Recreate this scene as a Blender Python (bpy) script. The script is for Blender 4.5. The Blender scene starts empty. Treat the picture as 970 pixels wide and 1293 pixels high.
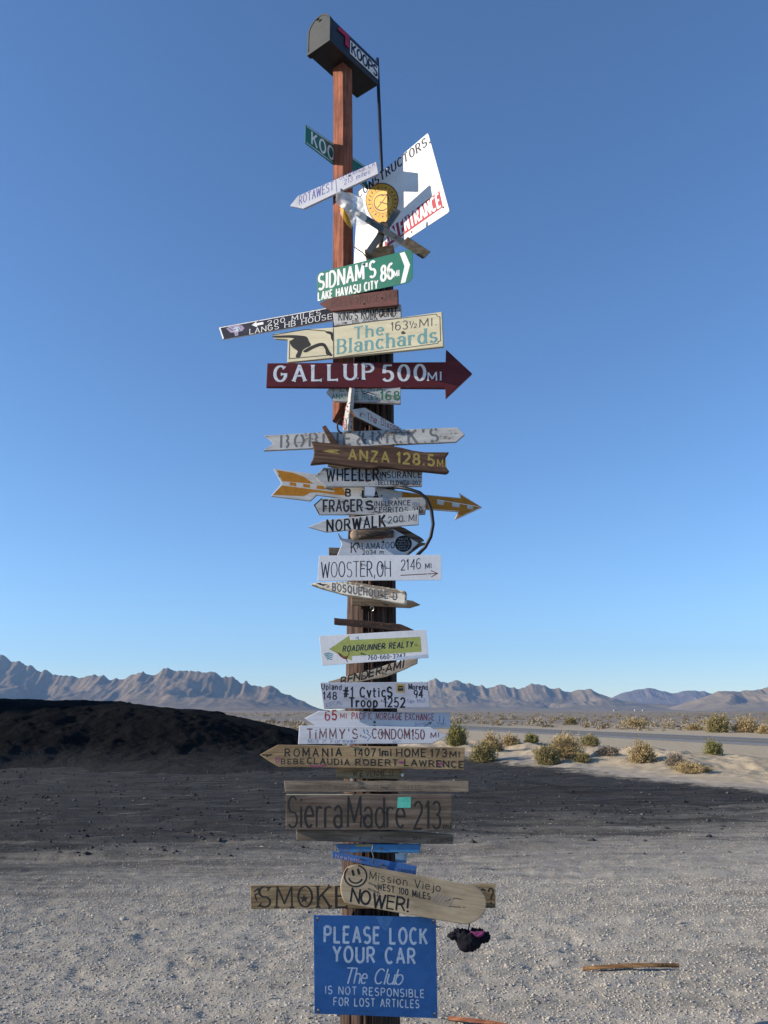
import bpy, bmesh, math, random
import numpy as np
from mathutils import Vector, Matrix, noise as mnoise

rnd = random.Random(7)
scene = bpy.context.scene
COL = scene.collection
R = math.radians

# ------------------------------------------------------------------ camera
CAM = Vector((0.0, 0.0, 1.5))
TILT = R(14.0)
F = 1005.0
CX, CY = 485.0, 646.5
cam_data = bpy.data.cameras.new('camera')
cam = bpy.data.objects.new('camera', cam_data)
COL.objects.link(cam)
cam.location = CAM
cam.rotation_euler = (math.pi / 2 + TILT, 0, 0)
cam_data.sensor_fit = 'VERTICAL'
cam_data.angle = 2 * math.atan(646.5 / F)
cam_data.clip_start = 0.05
cam_data.clip_end = 40000
scene.camera = cam

# ------------------------------------------------------------------ sky and sun
SUN_EL = R(20)
SUN_SIDE = R(9.5)            # the sun stands to the side and a little in front of the boards
S = Vector((-math.cos(SUN_SIDE) * math.cos(SUN_EL), -math.sin(SUN_SIDE) * math.cos(SUN_EL), math.sin(SUN_EL)))
world = bpy.data.worlds.new('World')
scene.world = world
world.use_nodes = True
wn = world.node_tree.nodes
wl = world.node_tree.links
bg = wn['Background']
sky = wn.new('ShaderNodeTexSky')
sky.sky_type = 'NISHITA'
sky.sun_disc = False
sky.sun_elevation = SUN_EL
sky.sun_rotation = math.atan2(S.x, S.y) % (2 * math.pi)
sky.altitude = 0
sky.air_density = 0.95
sky.dust_density = 0.0
sky.ozone_density = 5.8
wl.new(sky.outputs[0], bg.inputs[0])
bg.inputs[1].default_value = 0.118
sun_data = bpy.data.lights.new('sun', 'SUN')
sun_data.energy = 4.7
sun_data.angle = R(0.53)
sun_data.color = (1.0, 0.89, 0.74)
sun = bpy.data.objects.new('sun', sun_data)
COL.objects.link(sun)
sun.rotation_euler = S.to_track_quat('Z', 'Y').to_euler()
sun.location = S * 50
scene.view_settings.view_transform = 'Standard'
scene.view_settings.look = 'None'
scene.view_settings.gamma = 1.0
scene.view_settings.exposure = 0.75
scene.cycles.use_denoising = True
scene.cycles.max_bounces = 6
scene.cycles.volume_bounces = 0

# ------------------------------------------------------------------ rays through the lens the photograph was taken with
FWD = Vector((0, math.cos(TILT), math.sin(TILT)))
UPV = Vector((0, -math.sin(TILT), math.cos(TILT)))


def ray(px, py):
    return FWD + Vector((1, 0, 0)) * ((px - CX) / F) + UPV * (-(py - CY) / F)


def on_plane(px, py, p0, n):
    d = ray(px, py)
    t = (p0 - CAM).dot(n) / d.dot(n)
    return CAM + d * t


def at_y(px, py, y):
    return on_plane(px, py, Vector((0, y, 0)), Vector((0, 1, 0)))


def at_z(px, py, z=0.0):
    return on_plane(px, py, Vector((0, 0, z)), Vector((0, 0, 1)))


# ------------------------------------------------------------------ numpy noise
def _hash(ix, iy, seed):
    h = (ix.astype(np.int64) * 374761393 + iy.astype(np.int64) * 668265263 + seed * 1442695041) & 0xFFFFFFFF
    h = ((h ^ (h >> 13)) * 1274126177) & 0xFFFFFFFF
    h = h ^ (h >> 16)
    return (h & 0xFFFF).astype(np.float64) / 65535.0


def vnoise(x, y, seed=0):
    x = np.asarray(x, dtype=np.float64)
    y = np.asarray(y, dtype=np.float64)
    ix, iy = np.floor(x), np.floor(y)
    fx, fy = x - ix, y - iy
    fx = fx * fx * fx * (fx * (fx * 6 - 15) + 10)
    fy = fy * fy * fy * (fy * (fy * 6 - 15) + 10)
    a, b = _hash(ix, iy, seed), _hash(ix + 1, iy, seed)
    c, d = _hash(ix, iy + 1, seed), _hash(ix + 1, iy + 1, seed)
    return (a * (1 - fx) + b * fx) * (1 - fy) + (c * (1 - fx) + d * fx) * fy


def fbm(x, y, seed=0, octv=4, gain=0.5):
    s, a, t = 0.0, 1.0, 0.0
    for k in range(octv):
        s = s + a * vnoise(x * 2 ** k + 17.3 * k, y * 2 ** k - 9.1 * k, seed + k)
        t += a
        a *= gain
    return s / t


def ridged(x, y, seed=0, octv=3):
    s, a, t = 0.0, 1.0, 0.0
    for k in range(octv):
        s = s + a * (1 - np.abs(2 * vnoise(x * 2 ** k + 5.7 * k, y * 2 ** k + 3.3 * k, seed + k) - 1))
        t += a
        a *= 0.5
    return s / t


def sstep(a, b, x):
    t = np.clip((x - a) / (b - a), 0, 1)
    return t * t * (3 - 2 * t)


# ------------------------------------------------------------------ objects
def link(o, parent=None):
    COL.objects.link(o)
    if parent is not None:
        o.parent = parent
    return o


def mesh_obj(name, verts, faces, mat=None, parent=None, smooth=False):
    me = bpy.data.meshes.new(name)
    me.from_pydata([tuple(v) for v in verts], [], faces)
    me.update()
    if mat:
        me.materials.append(mat)
    if smooth:
        me.polygons.foreach_set('use_smooth', [True] * len(me.polygons))
    return link(bpy.data.objects.new(name, me), parent)


def np_mesh(name, verts, faces, mat=None, parent=None, smooth=False, attr=None):
    """verts Nx3, faces MxK, all faces of one size."""
    verts = np.asarray(verts, dtype=np.float32)
    faces = np.asarray(faces, dtype=np.int32)
    me = bpy.data.meshes.new(name)
    me.vertices.add(len(verts))
    me.vertices.foreach_set('co', verts.ravel())
    k = faces.shape[1]
    me.loops.add(faces.size)
    me.loops.foreach_set('vertex_index', faces.ravel())
    me.polygons.add(len(faces))
    me.polygons.foreach_set('loop_start', np.arange(len(faces), dtype=np.int32) * k)
    me.polygons.foreach_set('loop_total', np.full(len(faces), k, dtype=np.int32))
    me.polygons.foreach_set('use_smooth', np.full(len(faces), smooth, dtype=bool))
    if attr is not None:
        for an, av in attr.items():
            at = me.attributes.new(an, 'FLOAT', 'POINT')
            at.data.foreach_set('value', np.asarray(av, dtype=np.float32))
    me.update()
    me.validate()
    if mat:
        me.materials.append(mat)
    return link(bpy.data.objects.new(name, me), parent)


def bm_obj(name, bm, mat=None, parent=None, smooth=False):
    me = bpy.data.meshes.new(name)
    bm.normal_update()
    bm.to_mesh(me)
    bm.free()
    if mat:
        me.materials.append(mat)
    if smooth:
        me.polygons.foreach_set('use_smooth', [True] * len(me.polygons))
    return link(bpy.data.objects.new(name, me), parent)


def tag(o, label=None, cat=None, group=None, kind=None):
    if label:
        o['label'] = label
    if cat:
        o['category'] = cat
    if group:
        o['group'] = group
    if kind:
        o['kind'] = kind
    return o


def empty(name, loc):
    o = bpy.data.objects.new(name, None)
    COL.objects.link(o)
    o.location = loc
    o.empty_display_size = 0.1
    return o


# ------------------------------------------------------------------ materials
class NT:
    def __init__(s, name):
        s.m = bpy.data.materials.new(name)
        s.m.use_nodes = True
        s.t = s.m.node_tree
        s.b = s.t.nodes['Principled BSDF']
        s.out = s.t.nodes['Material Output']

    def n(s, typ, **kw):
        x = s.t.nodes.new('ShaderNode' + typ)
        for k, v in kw.items():
            setattr(x, k, v)
        return x

    def l(s, a, b):
        s.t.links.new(a, b)

    def coords(s, scale=(1, 1, 1), kind='Object', rand=True):
        tc = s.n('TexCoord')
        mp = s.n('Mapping')
        mp.inputs['Scale'].default_value = scale
        s.l(tc.outputs[kind], mp.inputs['Vector'])
        if rand:
            oi = s.n('ObjectInfo')
            mu = s.n('Math', operation='MULTIPLY')
            mu.inputs[1].default_value = 37.0
            s.l(oi.outputs['Random'], mu.inputs[0])
            s.l(mu.outputs[0], mp.inputs['Location'])
        return mp.outputs[0]

    def noise(s, vec, scale, detail=5, rough=0.6, dist=0.0):
        x = s.n('TexNoise')
        x.inputs['Scale'].default_value = scale
        x.inputs['Detail'].default_value = detail
        x.inputs['Roughness'].default_value = rough
        x.inputs['Distortion'].default_value = dist
        s.l(vec, x.inputs['Vector'])
        return x.outputs['Fac']

    def ramp(s, fac, stops):
        x = s.n('ValToRGB')
        el = x.color_ramp.elements
        while len(el) < len(stops):
            el.new(0.5)
        for e, (p, c) in zip(el, stops):
            e.position = p
            e.color = (c, c, c, 1) if isinstance(c, (int, float)) else (*c, 1)
        s.l(fac, x.inputs[0])
        return x.outputs[0]

    def mix(s, fac, a, b, typ='MIX'):
        x = s.n('Mix', data_type='RGBA', blend_type=typ)
        if isinstance(fac, (int, float)):
            x.inputs[0].default_value = fac
        else:
            s.l(fac, x.inputs[0])
        for i, v in ((6, a), (7, b)):
            if isinstance(v, tuple):
                x.inputs[i].default_value = (*v, 1)
            else:
                s.l(v, x.inputs[i])
        return x.outputs[2]

    def bump(s, h, strength=0.3, dist=0.01):
        x = s.n('Bump')
        x.inputs['Strength'].default_value = strength
        x.inputs['Distance'].default_value = dist
        s.l(h, x.inputs['Height'])
        s.l(x.outputs[0], s.b.inputs['Normal'])

    def set(s, col=None, rough=0.7, spec=0.3, metal=0.0):
        if col is not None:
            if isinstance(col, tuple):
                s.b.inputs['Base Color'].default_value = (*col, 1)
            else:
                s.l(col, s.b.inputs['Base Color'])
        if isinstance(rough, (int, float)):
            s.b.inputs['Roughness'].default_value = rough
        else:
            s.l(rough, s.b.inputs['Roughness'])
        s.b.inputs['Specular IOR Level'].default_value = spec
        s.b.inputs['Metallic'].default_value = metal
        return s.m


def sc(c, k):
    return tuple(min(1.0, v * k) for v in c)


def m_wood(name, c1, c2, axis='x', rough=0.8, grain=1.0):
    t = NT(name)
    s = {'x': (2.5, 40, 40), 'z': (40, 40, 2.5)}[axis]
    v = t.coords(s)
    g = t.noise(v, 1.6, 6, 0.65, 0.6)
    v2 = t.coords((6, 9, 9))
    bl = t.noise(v2, 1.0, 4, 0.6)
    col = t.ramp(g, [(0.25, sc(c2, 0.55)), (0.45, c2), (0.6, c1), (0.8, sc(c1, 1.2))])
    stain = t.ramp(bl, [(0.35, 0.6), (0.6, 1.0)])
    col = t.mix(0.8, col, stain, 'MULTIPLY')
    t.bump(g, 0.5 * grain, 0.004)
    return t.set(col, rough, 0.2)


def m_paint_wood(name, paint, wood=(0.22, 0.17, 0.12), wear=0.25, dirt=0.35, rough=0.65):
    """old paint over boards: grain shows through, chips to bare wood, dusty streaks"""
    t = NT(name)
    g = t.noise(t.coords((3, 45, 45)), 1.5, 6, 0.6, 0.4)
    big = t.noise(t.coords((7, 7, 16)), 1.0, 5, 0.65)
    fine = t.noise(t.coords((60, 60, 60)), 1.0, 3, 0.6)
    base = t.ramp(big, [(0.3, sc(paint, 1 - dirt)), (0.5, sc(paint, 1 - 0.35 * dirt)), (0.68, paint)])
    base = t.mix(0.35, base, t.ramp(g, [(0.3, 0.62), (0.6, 1.0)]), 'MULTIPLY')
    su = t.n('Math', operation='ADD')
    t.l(g, su.inputs[0])
    t.l(fine, su.inputs[1])
    s3 = t.n('Math', operation='ADD')
    t.l(su.outputs[0], s3.inputs[0])
    t.l(big, s3.inputs[1])
    lo = 1.0 + wear * 0.75
    mr = t.n('MapRange')
    mr.inputs['From Min'].default_value = lo - 0.05
    mr.inputs['From Max'].default_value = lo + 0.06
    mr.inputs['To Min'].default_value = 1
    mr.inputs['To Max'].default_value = 0
    t.l(s3.outputs[0], mr.inputs[0])
    wcol = t.ramp(g, [(0.3, sc(wood, 0.5)), (0.7, wood)])
    col = t.mix(mr.outputs[0], base, wcol)
    t.bump(g, 0.3, 0.003)
    return t.set(col, rough, 0.3)


def m_sheet(name, c, dirt=0.25, rough=0.4, metal=0.0, spec=0.4):
    """painted sheet metal or plastic with dust and a slight waviness"""
    t = NT(name)
    big = t.noise(t.coords((5, 5, 9)), 1.0, 6, 0.65, 0.3)
    fine = t.noise(t.coords((90, 90, 40)), 1.0, 3, 0.6)
    col = t.ramp(big, [(0.3, sc(c, 1 - dirt)), (0.55, c), (0.8, tuple(v * 0.95 + 0.05 * max(c) for v in c))])
    col = t.mix(0.25, col, t.ramp(fine, [(0.3, 0.6), (0.55, 1.0)]), 'MULTIPLY')
    t.bump(t.noise(t.coords((4, 4, 4)), 1.0, 2, 0.5), 0.25, 0.01)
    return t.set(col, t.ramp(big, [(0.3, rough + 0.2), (0.7, rough)]), spec, metal)


def m_ink(name, c, chips=0.0, rough=0.6):
    """brush, marker or vinyl lettering; chips let the board show"""
    t = NT(name)
    f = t.noise(t.coords((40, 40, 40)), 1.0, 5, 0.7)
    col = t.ramp(f, [(0.3, sc(c, 0.75)), (0.6, c), (0.8, tuple(v * 0.92 + 0.08 * max(c) for v in c))])
    m = t.set(col, rough, 0.3)
    if chips > 0:
        tr = t.n('BsdfTransparent')
        mx = t.n('MixShader')
        f2 = t.noise(t.coords((55, 55, 55)), 1.6, 6, 0.75)
        fac = t.ramp(f2, [(0.30 + chips * 0.16, 0.0), (0.36 + chips * 0.18, 1.0)])
        t.l(fac, mx.inputs[0])
        t.l(tr.outputs[0], mx.inputs[1])
        t.l(t.b.outputs[0], mx.inputs[2])
        t.l(mx.outputs[0], t.out.inputs[0])
    return m


def m_plain(name, c, rough=0.6, spec=0.3, metal=0.0, var=0.3, scale=20, bump=0.2):
    t = NT(name)
    f = t.noise(t.coords((1, 1, 1)), scale, 5, 0.65)
    col = t.ramp(f, [(0.3, sc(c, 1 - var)), (0.7, sc(c, 1 + var * 0.4))])
    if bump:
        t.bump(f, bump, 0.004)
    return t.set(col, rough, spec, metal)


M = {}
M['white_wood'] = m_paint_wood('white_painted_wood', (0.62, 0.62, 0.60), wear=0.32)
M['white_worn'] = m_paint_wood('worn_white_wood', (0.52, 0.51, 0.48), wear=0.5, dirt=0.45)
M['grey_white'] = m_paint_wood('grey_white_wood', (0.47, 0.475, 0.47), wear=0.4, dirt=0.4)
M['bone_wood'] = m_paint_wood('bone_wood', (0.70, 0.66, 0.56), wood=(0.3, 0.24, 0.17), wear=0.6, dirt=0.45)
M['cream'] = m_paint_wood('cream_painted_board', (0.60, 0.55, 0.38), wear=0.12, dirt=0.22)
M['maroon'] = m_paint_wood('maroon_painted_board', (0.135, 0.018, 0.022), wear=0.2, dirt=0.45, rough=0.55)
M['redbrown'] = m_paint_wood('red_brown_board', (0.14, 0.05, 0.042), wear=0.35, dirt=0.5)
M['navy'] = m_sheet('navy_plate', (0.013, 0.016, 0.036), rough=0.6, spec=0.2)
M['green_sign'] = m_sheet('green_street_sign', (0.004, 0.15, 0.095), rough=0.35)
M['green_dark'] = m_sheet('green_name_sign', (0.006, 0.15, 0.105), rough=0.4)
M['white_sheet'] = m_sheet('white_sheet', (0.76, 0.76, 0.74), dirt=0.12, rough=0.45)
M['white_thin'] = m_sheet('white_thin_sheet', (0.62, 0.64, 0.67), dirt=0.12, rough=0.5)
M['blue_white'] = m_paint_wood('blue_white_board', (0.44, 0.46, 0.53), wear=0.2, dirt=0.3)
M['pale_board'] = m_paint_wood('pale_board', (0.58, 0.60, 0.64), wear=0.15, dirt=0.2)
M['blue_sign'] = m_sheet('blue_enamel', (0.036, 0.165, 0.41), dirt=0.4, rough=0.38)
M['blue_wood'] = m_paint_wood('blue_wood', (0.04, 0.125, 0.33), wear=0.5, dirt=0.45)
M['blue_bright'] = m_paint_wood('bright_blue_wood', (0.06, 0.22, 0.44), wear=0.45, dirt=0.4)
M['tan_wood'] = m_wood('tan_wood', (0.40, 0.29, 0.155), (0.29, 0.20, 0.11))
M['tan_grey'] = m_wood('weathered_tan_wood', (0.26, 0.21, 0.155), (0.17, 0.13, 0.095))
M['pale_tan'] = m_wood('pale_tan_wood', (0.42, 0.36, 0.28), (0.31, 0.26, 0.20))
M['dark_wood'] = m_wood('dark_weathered_wood', (0.17, 0.135, 0.105), (0.115, 0.088, 0.066))
M['brown_wood'] = m_wood('brown_stained_wood', (0.155, 0.09, 0.058), (0.09, 0.052, 0.036))
M['smoke_wood'] = m_wood('yellow_tan_wood', (0.36, 0.27, 0.15), (0.20, 0.14, 0.075))
M['bark'] = m_wood('bark', (0.20, 0.155, 0.115), (0.075, 0.055, 0.042), grain=2)
M['post'] = m_wood('redwood', (0.32, 0.115, 0.062), (0.20, 0.068, 0.04), axis='z')
M['pole'] = m_wood('creosote_pole', (0.12, 0.072, 0.052), (0.042, 0.027, 0.022), axis='z', grain=2)
M['board_skate'] = m_wood('worn_maple', (0.43, 0.345, 0.225), (0.36, 0.28, 0.18), rough=0.5, grain=0.3)
M['orange'] = m_paint_wood('orange_paint', (0.58, 0.25, 0.02), wear=0.12, dirt=0.3)
M['black_metal'] = m_sheet('black_mailbox_metal', (0.014, 0.016, 0.022), rough=0.38, dirt=0.4)
M['door_metal'] = m_sheet('grey_worn_door_metal', (0.014, 0.019, 0.019), rough=0.5, dirt=0.45)
M['rod'] = m_plain('dark_steel', (0.02, 0.025, 0.04), 0.45, 0.5, 0.3)
M['grey_metal'] = m_plain('galvanised_metal', (0.11, 0.115, 0.11), 0.5, 0.5, 0.4, scale=30)
M['rust_metal'] = m_plain('rusty_metal', (0.15, 0.12, 0.08), 0.8, 0.3, 0.2, var=0.6, scale=35)
M['red_plastic'] = m_plain('red_plastic', (0.42, 0.015, 0.05), 0.4)
M['cable'] = m_plain('black_rubber', (0.012, 0.013, 0.018), 0.5)
M['steel'] = m_plain('bright_steel', (0.65, 0.65, 0.62), 0.3, 0.5, 0.9)
M['yellow_cup'] = m_plain('yellow_plastic', (0.60, 0.30, 0.02), 0.4)
M['white_cup'] = m_plain('white_plastic', (0.74, 0.74, 0.72), 0.4, var=0.08)
M['cloth_black'] = m_plain('black_cloth', (0.014, 0.014, 0.02), 0.9, 0.1, var=0.6, scale=60, bump=0.6)
M['cloth_pink'] = m_plain('pink_cloth', (0.22, 0.045, 0.13), 0.9, 0.1, var=0.5, scale=60)
M['knob'] = m_wood('pale_cut_wood', (0.44, 0.34, 0.25), (0.30, 0.22, 0.15))
# inks
I = {}
for nm, c, ch in (('black', (0.009, 0.009, 0.011), 0.0), ('black_worn', (0.02, 0.02, 0.024), 0.25), ('grey_stencil', (0.13, 0.14, 0.15), 0.2),
                  ('white', (0.78, 0.78, 0.76), 0.0), ('white_worn', (0.78, 0.80, 0.82), 0.25), ('blue_pen', (0.06, 0.07, 0.26), 0.35),
                  ('navy', (0.02, 0.025, 0.05), 0.0), ('red', (0.33, 0.03, 0.045), 0.5), ('red_flat', (0.38, 0.02, 0.045), 0.0), ('teal', (0.13, 0.29, 0.30), 0.1),
                  ('green', (0.03, 0.17, 0.10), 0.45), ('yellow', (0.38, 0.28, 0.075), 0.35), ('dark_grey', (0.075, 0.08, 0.085), 0.2),
                  ('brown', (0.16, 0.05, 0.03), 0.2), ('brown_red', (0.17, 0.055, 0.06), 0.6), ('magenta', (0.33, 0.03, 0.20), 0.3), ('lime', (0.31, 0.35, 0.10), 0.0),
                  ('blue_scrawl', (0.10, 0.17, 0.33), 0.7), ('dark_on_wood', (0.022, 0.02, 0.019), 0.1), ('ochre', (0.58, 0.32, 0.03), 0.0),
                  ('light_ochre', (0.66, 0.42, 0.08), 0.0), ('pale_blue', (0.42, 0.50, 0.62), 0.2), ('lilac', (0.30, 0.25, 0.38), 0.3), ('faint_dark', (0.075, 0.035, 0.03), 0.6),
                  ('mint', (0.10, 0.50, 0.38), 0.0), ('faint_tan', (0.12, 0.085, 0.06), 0.9), ('cream_ink', (0.60, 0.55, 0.38), 0.0), ('orange_ink', (0.45, 0.185, 0.012), 0.1),
                  ('faded_blue', (0.10, 0.25, 0.48), 0.4), ('rust', (0.16, 0.075, 0.035), 0.5), ('soft_grey', (0.26, 0.27, 0.29), 0.3), ('teal_logo', (0.08, 0.27, 0.34), 0.1)):
    I[nm] = m_ink('ink_' + nm, c, ch)

# ------------------------------------------------------------------ a stroke alphabet
def A(cx, cy, rx, ry, a0, a1):
    n = max(4, int(abs(a1 - a0) / 20))
    return [(cx + rx * math.cos(R(a0 + (a1 - a0) * k / n)), cy + ry * math.sin(R(a0 + (a1 - a0) * k / n))) for k in range(n + 1)]


X = 0.66
G = {
    'A': (.64, [[(0, 0), (.32, 1), (.64, 0)], [(.11, .33), (.53, .33)]]),
    'B': (.56, [[(0, 0), (0, 1)], [(0, 1)] + A(.28, .76, .24, .24, 90, -90) + [(0, .52)], [(.02, .52)] + A(.28, .26, .28, .26, 90, -90) + [(0, 0)]]),
    'C': (.6, [A(.32, .5, .32, .5, 48, 312)]),
    'D': (.6, [[(0, 0), (0, 1)], [(0, 1), (.22, 1)] + A(.24, .5, .36, .5, 88, -88) + [(0, 0)]]),
    'E': (.5, [[(.5, 1), (0, 1), (0, 0), (.5, 0)], [(0, .52), (.42, .52)]]),
    'F': (.5, [[(.5, 1), (0, 1), (0, 0)], [(0, .52), (.42, .52)]]),
    'G': (.64, [A(.32, .5, .32, .5, 48, 335) + [(.62, .46), (.38, .46)]]),
    'H': (.6, [[(0, 0), (0, 1)], [(.6, 0), (.6, 1)], [(0, .52), (.6, .52)]]),
    'I': (.06, [[(.03, 0), (.03, 1)]]),
    'J': (.44, [[(.44, 1), (.44, .25)] + A(.22, .24, .22, .24, 0, -170)]),
    'K': (.58, [[(0, 0), (0, 1)], [(.56, 1), (.02, .42)], [(.2, .6), (.58, 0)]]),
    'L': (.48, [[(0, 1), (0, 0), (.48, 0)]]),
    'M': (.74, [[(0, 0), (.03, 1), (.37, .18), (.71, 1), (.74, 0)]]),
    'N': (.62, [[(0, 0), (0, 1), (.62, 0), (.62, 1)]]),
    'O': (.66, [A(.33, .5, .33, .5, 90, 450)]),
    'P': (.54, [[(0, 0), (0, 1)], [(0, 1)] + A(.27, .74, .27, .26, 90, -90) + [(0, .48)]]),
    'Q': (.66, [A(.33, .5, .33, .5, 90, 450), [(.4, .25), (.66, -.08)]]),
    'R': (.58, [[(0, 0), (0, 1)], [(0, 1)] + A(.27, .74, .27, .26, 90, -90) + [(0, .48)], [(.26, .48), (.58, 0)]]),
    'S': (.54, [A(.27, .745, .25, .255, 35, 255) + A(.27, .25, .27, .25, 78, -145)]),
    'T': (.58, [[(0, 1), (.58, 1)], [(.29, 1), (.29, 0)]]),
    'U': (.6, [[(0, 1), (0, .3)] + A(.3, .3, .3, .3, 190, 350) + [(.6, .3), (.6, 1)]]),
    'V': (.62, [[(0, 1), (.31, 0), (.62, 1)]]),
    'W': (.86, [[(0, 1), (.2, 0), (.43, .85), (.66, 0), (.86, 1)]]),
    'X': (.6, [[(0, 0), (.6, 1)], [(0, 1), (.6, 0)]]),
    'Y': (.6, [[(0, 1), (.3, .48), (.6, 1)], [(.3, .48), (.3, 0)]]),
    'Z': (.56, [[(0, 1), (.56, 1), (0, 0), (.56, 0)]]),
    '0': (.52, [A(.26, .5, .26, .5, 90, 450)]),
    '1': (.2, [[(0, .78), (.16, 1), (.16, 0)]]),
    '2': (.52, [A(.26, .73, .25, .27, 160, -35) + [(0, 0), (.52, 0)]]),
    '3': (.5, [A(.24, .75, .24, .25, 150, -80) + A(.24, .26, .26, .26, 85, -150)]),
    '4': (.54, [[(.42, 0), (.42, 1), (0, .3), (.54, .3)]]),
    '5': (.5, [[(.46, 1), (.08, 1), (.04, .55)] + A(.24, .31, .26, .31, 105, -150)]),
    '6': (.52, [A(.3, .6, .3, .4, 60, 170) + A(.26, .3, .26, .3, 180, 540)]),
    '7': (.5, [[(0, 1), (.5, 1), (.16, 0)]]),
    '8': (.52, [A(.26, .76, .22, .24, 90, 450), A(.26, .26, .26, .26, 90, 450)]),
    '9': (.52, [A(.26, .7, .26, .3, 0, 360) + [(.5, .5), (.34, 0)]]),
    '&': (.66, [[(.64, 0), (.16, .7)] + A(.28, .8, .16, .2, 200, -20) + [(.06, .36)] + A(.26, .25, .25, .25, 160, 330) + [(.6, .46)]]),
    '.': (.08, [[(.0, .05), (.08, .05)]]),
    ',': (.1, [[(.07, .1), (.0, -.14)]]),
    "'": (.08, [[(.05, 1), (.03, .74)]]),
    '"': (.2, [[(.03, 1), (.0, .74)], [(.17, 1), (.14, .74)]]),
    '-': (.34, [[(0, .45), (.34, .45)]]),
    '*': (.1, [[(0, .5), (.1, .5)]]),
    '!': (.08, [[(.04, 1), (.04, .3)], [(.0, .05), (.08, .05)]]),
    '?': (.44, [A(.22, .76, .22, .24, 170, -60) + [(.2, .3)], [(.16, .05), (.24, .05)]]),
    '#': (.6, [[(.14, 0), (.24, 1)], [(.38, 0), (.48, 1)], [(0, .66), (.6, .66)], [(0, .33), (.58, .33)]]),
    '/': (.4, [[(0, 0), (.4, 1)]]),
    ' ': (.3, []),
    'a': (.48, [A(.24, .47, .21, .2, 160, 0) + [(.45, 0)], A(.23, .19, .23, .19, 30, 320)]),
    'b': (.5, [[(0, 1), (0, 0)], A(.25, .33, .25, .33, 155, -155)]),
    'c': (.44, [A(.25, .33, .25, .33, 48, 312)]),
    'd': (.5, [[(.5, 1), (.5, 0)], A(.25, .33, .25, .33, 25, 335)]),
    'e': (.48, [[(.02, .36), (.47, .36)] + A(.24, .33, .24, .33, 8, 312)]),
    'f': (.32, [[(.32, .95)] + A(.24, .82, .14, .17, 80, 180) + [(.1, 0)], [(0, X), (.28, X)]]),
    'g': (.5, [A(.25, .33, .25, .33, 25, 335), [(.5, X), (.5, -.1)] + A(.25, -.1, .25, .2, 0, -150)]),
    'h': (.46, [[(0, 1), (0, 0)], [(0, .4)] + A(.23, .42, .23, .24, 160, 0) + [(.46, 0)]]),
    'i': (.08, [[(.04, X), (.04, 0)], [(.0, .88), (.08, .88)]]),
    'j': (.2, [[(.16, X), (.16, -.1)] + A(.04, -.1, .12, .18, 0, -110), [(.12, .88), (.2, .88)]]),
    'k': (.44, [[(0, 1), (0, 0)], [(.42, X), (.02, .26)], [(.16, .38), (.44, 0)]]),
    'l': (.06, [[(.03, 1), (.03, 0)]]),
    'm': (.74, [[(0, X), (0, 0)], [(0, .4)] + A(.18, .46, .18, .2, 160, 0) + [(.37, 0)], [(.37, .4)] + A(.55, .46, .18, .2, 160, 0) + [(.74, 0)]]),
    'n': (.46, [[(0, X), (0, 0)], [(0, .4)] + A(.23, .42, .23, .24, 160, 0) + [(.46, 0)]]),
    'o': (.5, [A(.25, .33, .25, .33, 90, 450)]),
    'p': (.5, [[(0, X), (0, -.3)], A(.25, .33, .25, .33, 155, -155)]),
    'r': (.32, [[(0, X), (0, 0)], [(0, .4)] + A(.2, .44, .2, .22, 160, 50)]),
    's': (.42, [A(.21, .49, .19, .17, 40, 255) + A(.21, .165, .21, .165, 78, -145)]),
    't': (.32, [[(.12, .92), (.12, .14)] + A(.24, .14, .12, .14, 180, 290), [(0, X), (.3, X)]]),
    'u': (.46, [[(0, X), (0, .24)] + A(.23, .24, .23, .24, 190, 350) + [(.46, .24), (.46, X)], [(.46, .3), (.46, 0)]]),
    'v': (.44, [[(0, X), (.22, 0), (.44, X)]]),
    'w': (.64, [[(0, X), (.15, 0), (.32, .56), (.49, 0), (.64, X)]]),
    'x': (.42, [[(0, 0), (.42, X)], [(0, X), (.42, 0)]]),
    'y': (.44, [[(0, X), (.23, 0)], [(.44, X), (.12, -.3)]]),
    'z': (.42, [[(0, X), (.42, X), (0, 0), (.42, 0)]]),
}


def layout(s, track=0.2, stencil=False, small_caps=False):
    """polylines of the text with cap height 1, and its width"""
    x, out = 0.0, []
    word = 0
    for ch in s:
        if ch == ' ':
            word += 1
        w, strokes = G.get(ch, G[' '])
        for st in strokes:
            if stencil and len(st) > 7:
                cur = []
                for p in st:
                    if abs(p[0] - w * 0.5) < 0.055:
                        if len(cur) > 1:
                            out.append(([(x + q[0], q[1]) for q in cur], word))
                        cur = []
                    else:
                        cur.append(p)
                if len(cur) > 1:
                    out.append(([(x + q[0], q[1]) for q in cur], word))
            else:
                out.append(([(x + q[0], q[1]) for q in st], word))
        x += w + track
    return out, max(x - track, 0.05)


def runs(pts, width):
    """cut a stroke where it turns sharply, each run reaching half a stroke past the corner"""
    P = [Vector(p) for p in pts]
    out, cur = [], [P[0]]
    for i in range(1, len(P)):
        cur.append(P[i])
        if i < len(P) - 1:
            a, b = (P[i] - P[i - 1]), (P[i + 1] - P[i])
            if a.length > 1e-9 and b.length > 1e-9 and a.normalized().dot(b.normalized()) < 0.3:
                out.append(cur)
                cur = [P[i]]
    out.append(cur)
    if len(out) > 1:
        for k, r_ in enumerate(out):
            if k < len(out) - 1 and len(r_) > 1:
                r_[-1] = r_[-1] + (r_[-1] - r_[-2]).normalized() * width * 0.3
    return out


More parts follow.
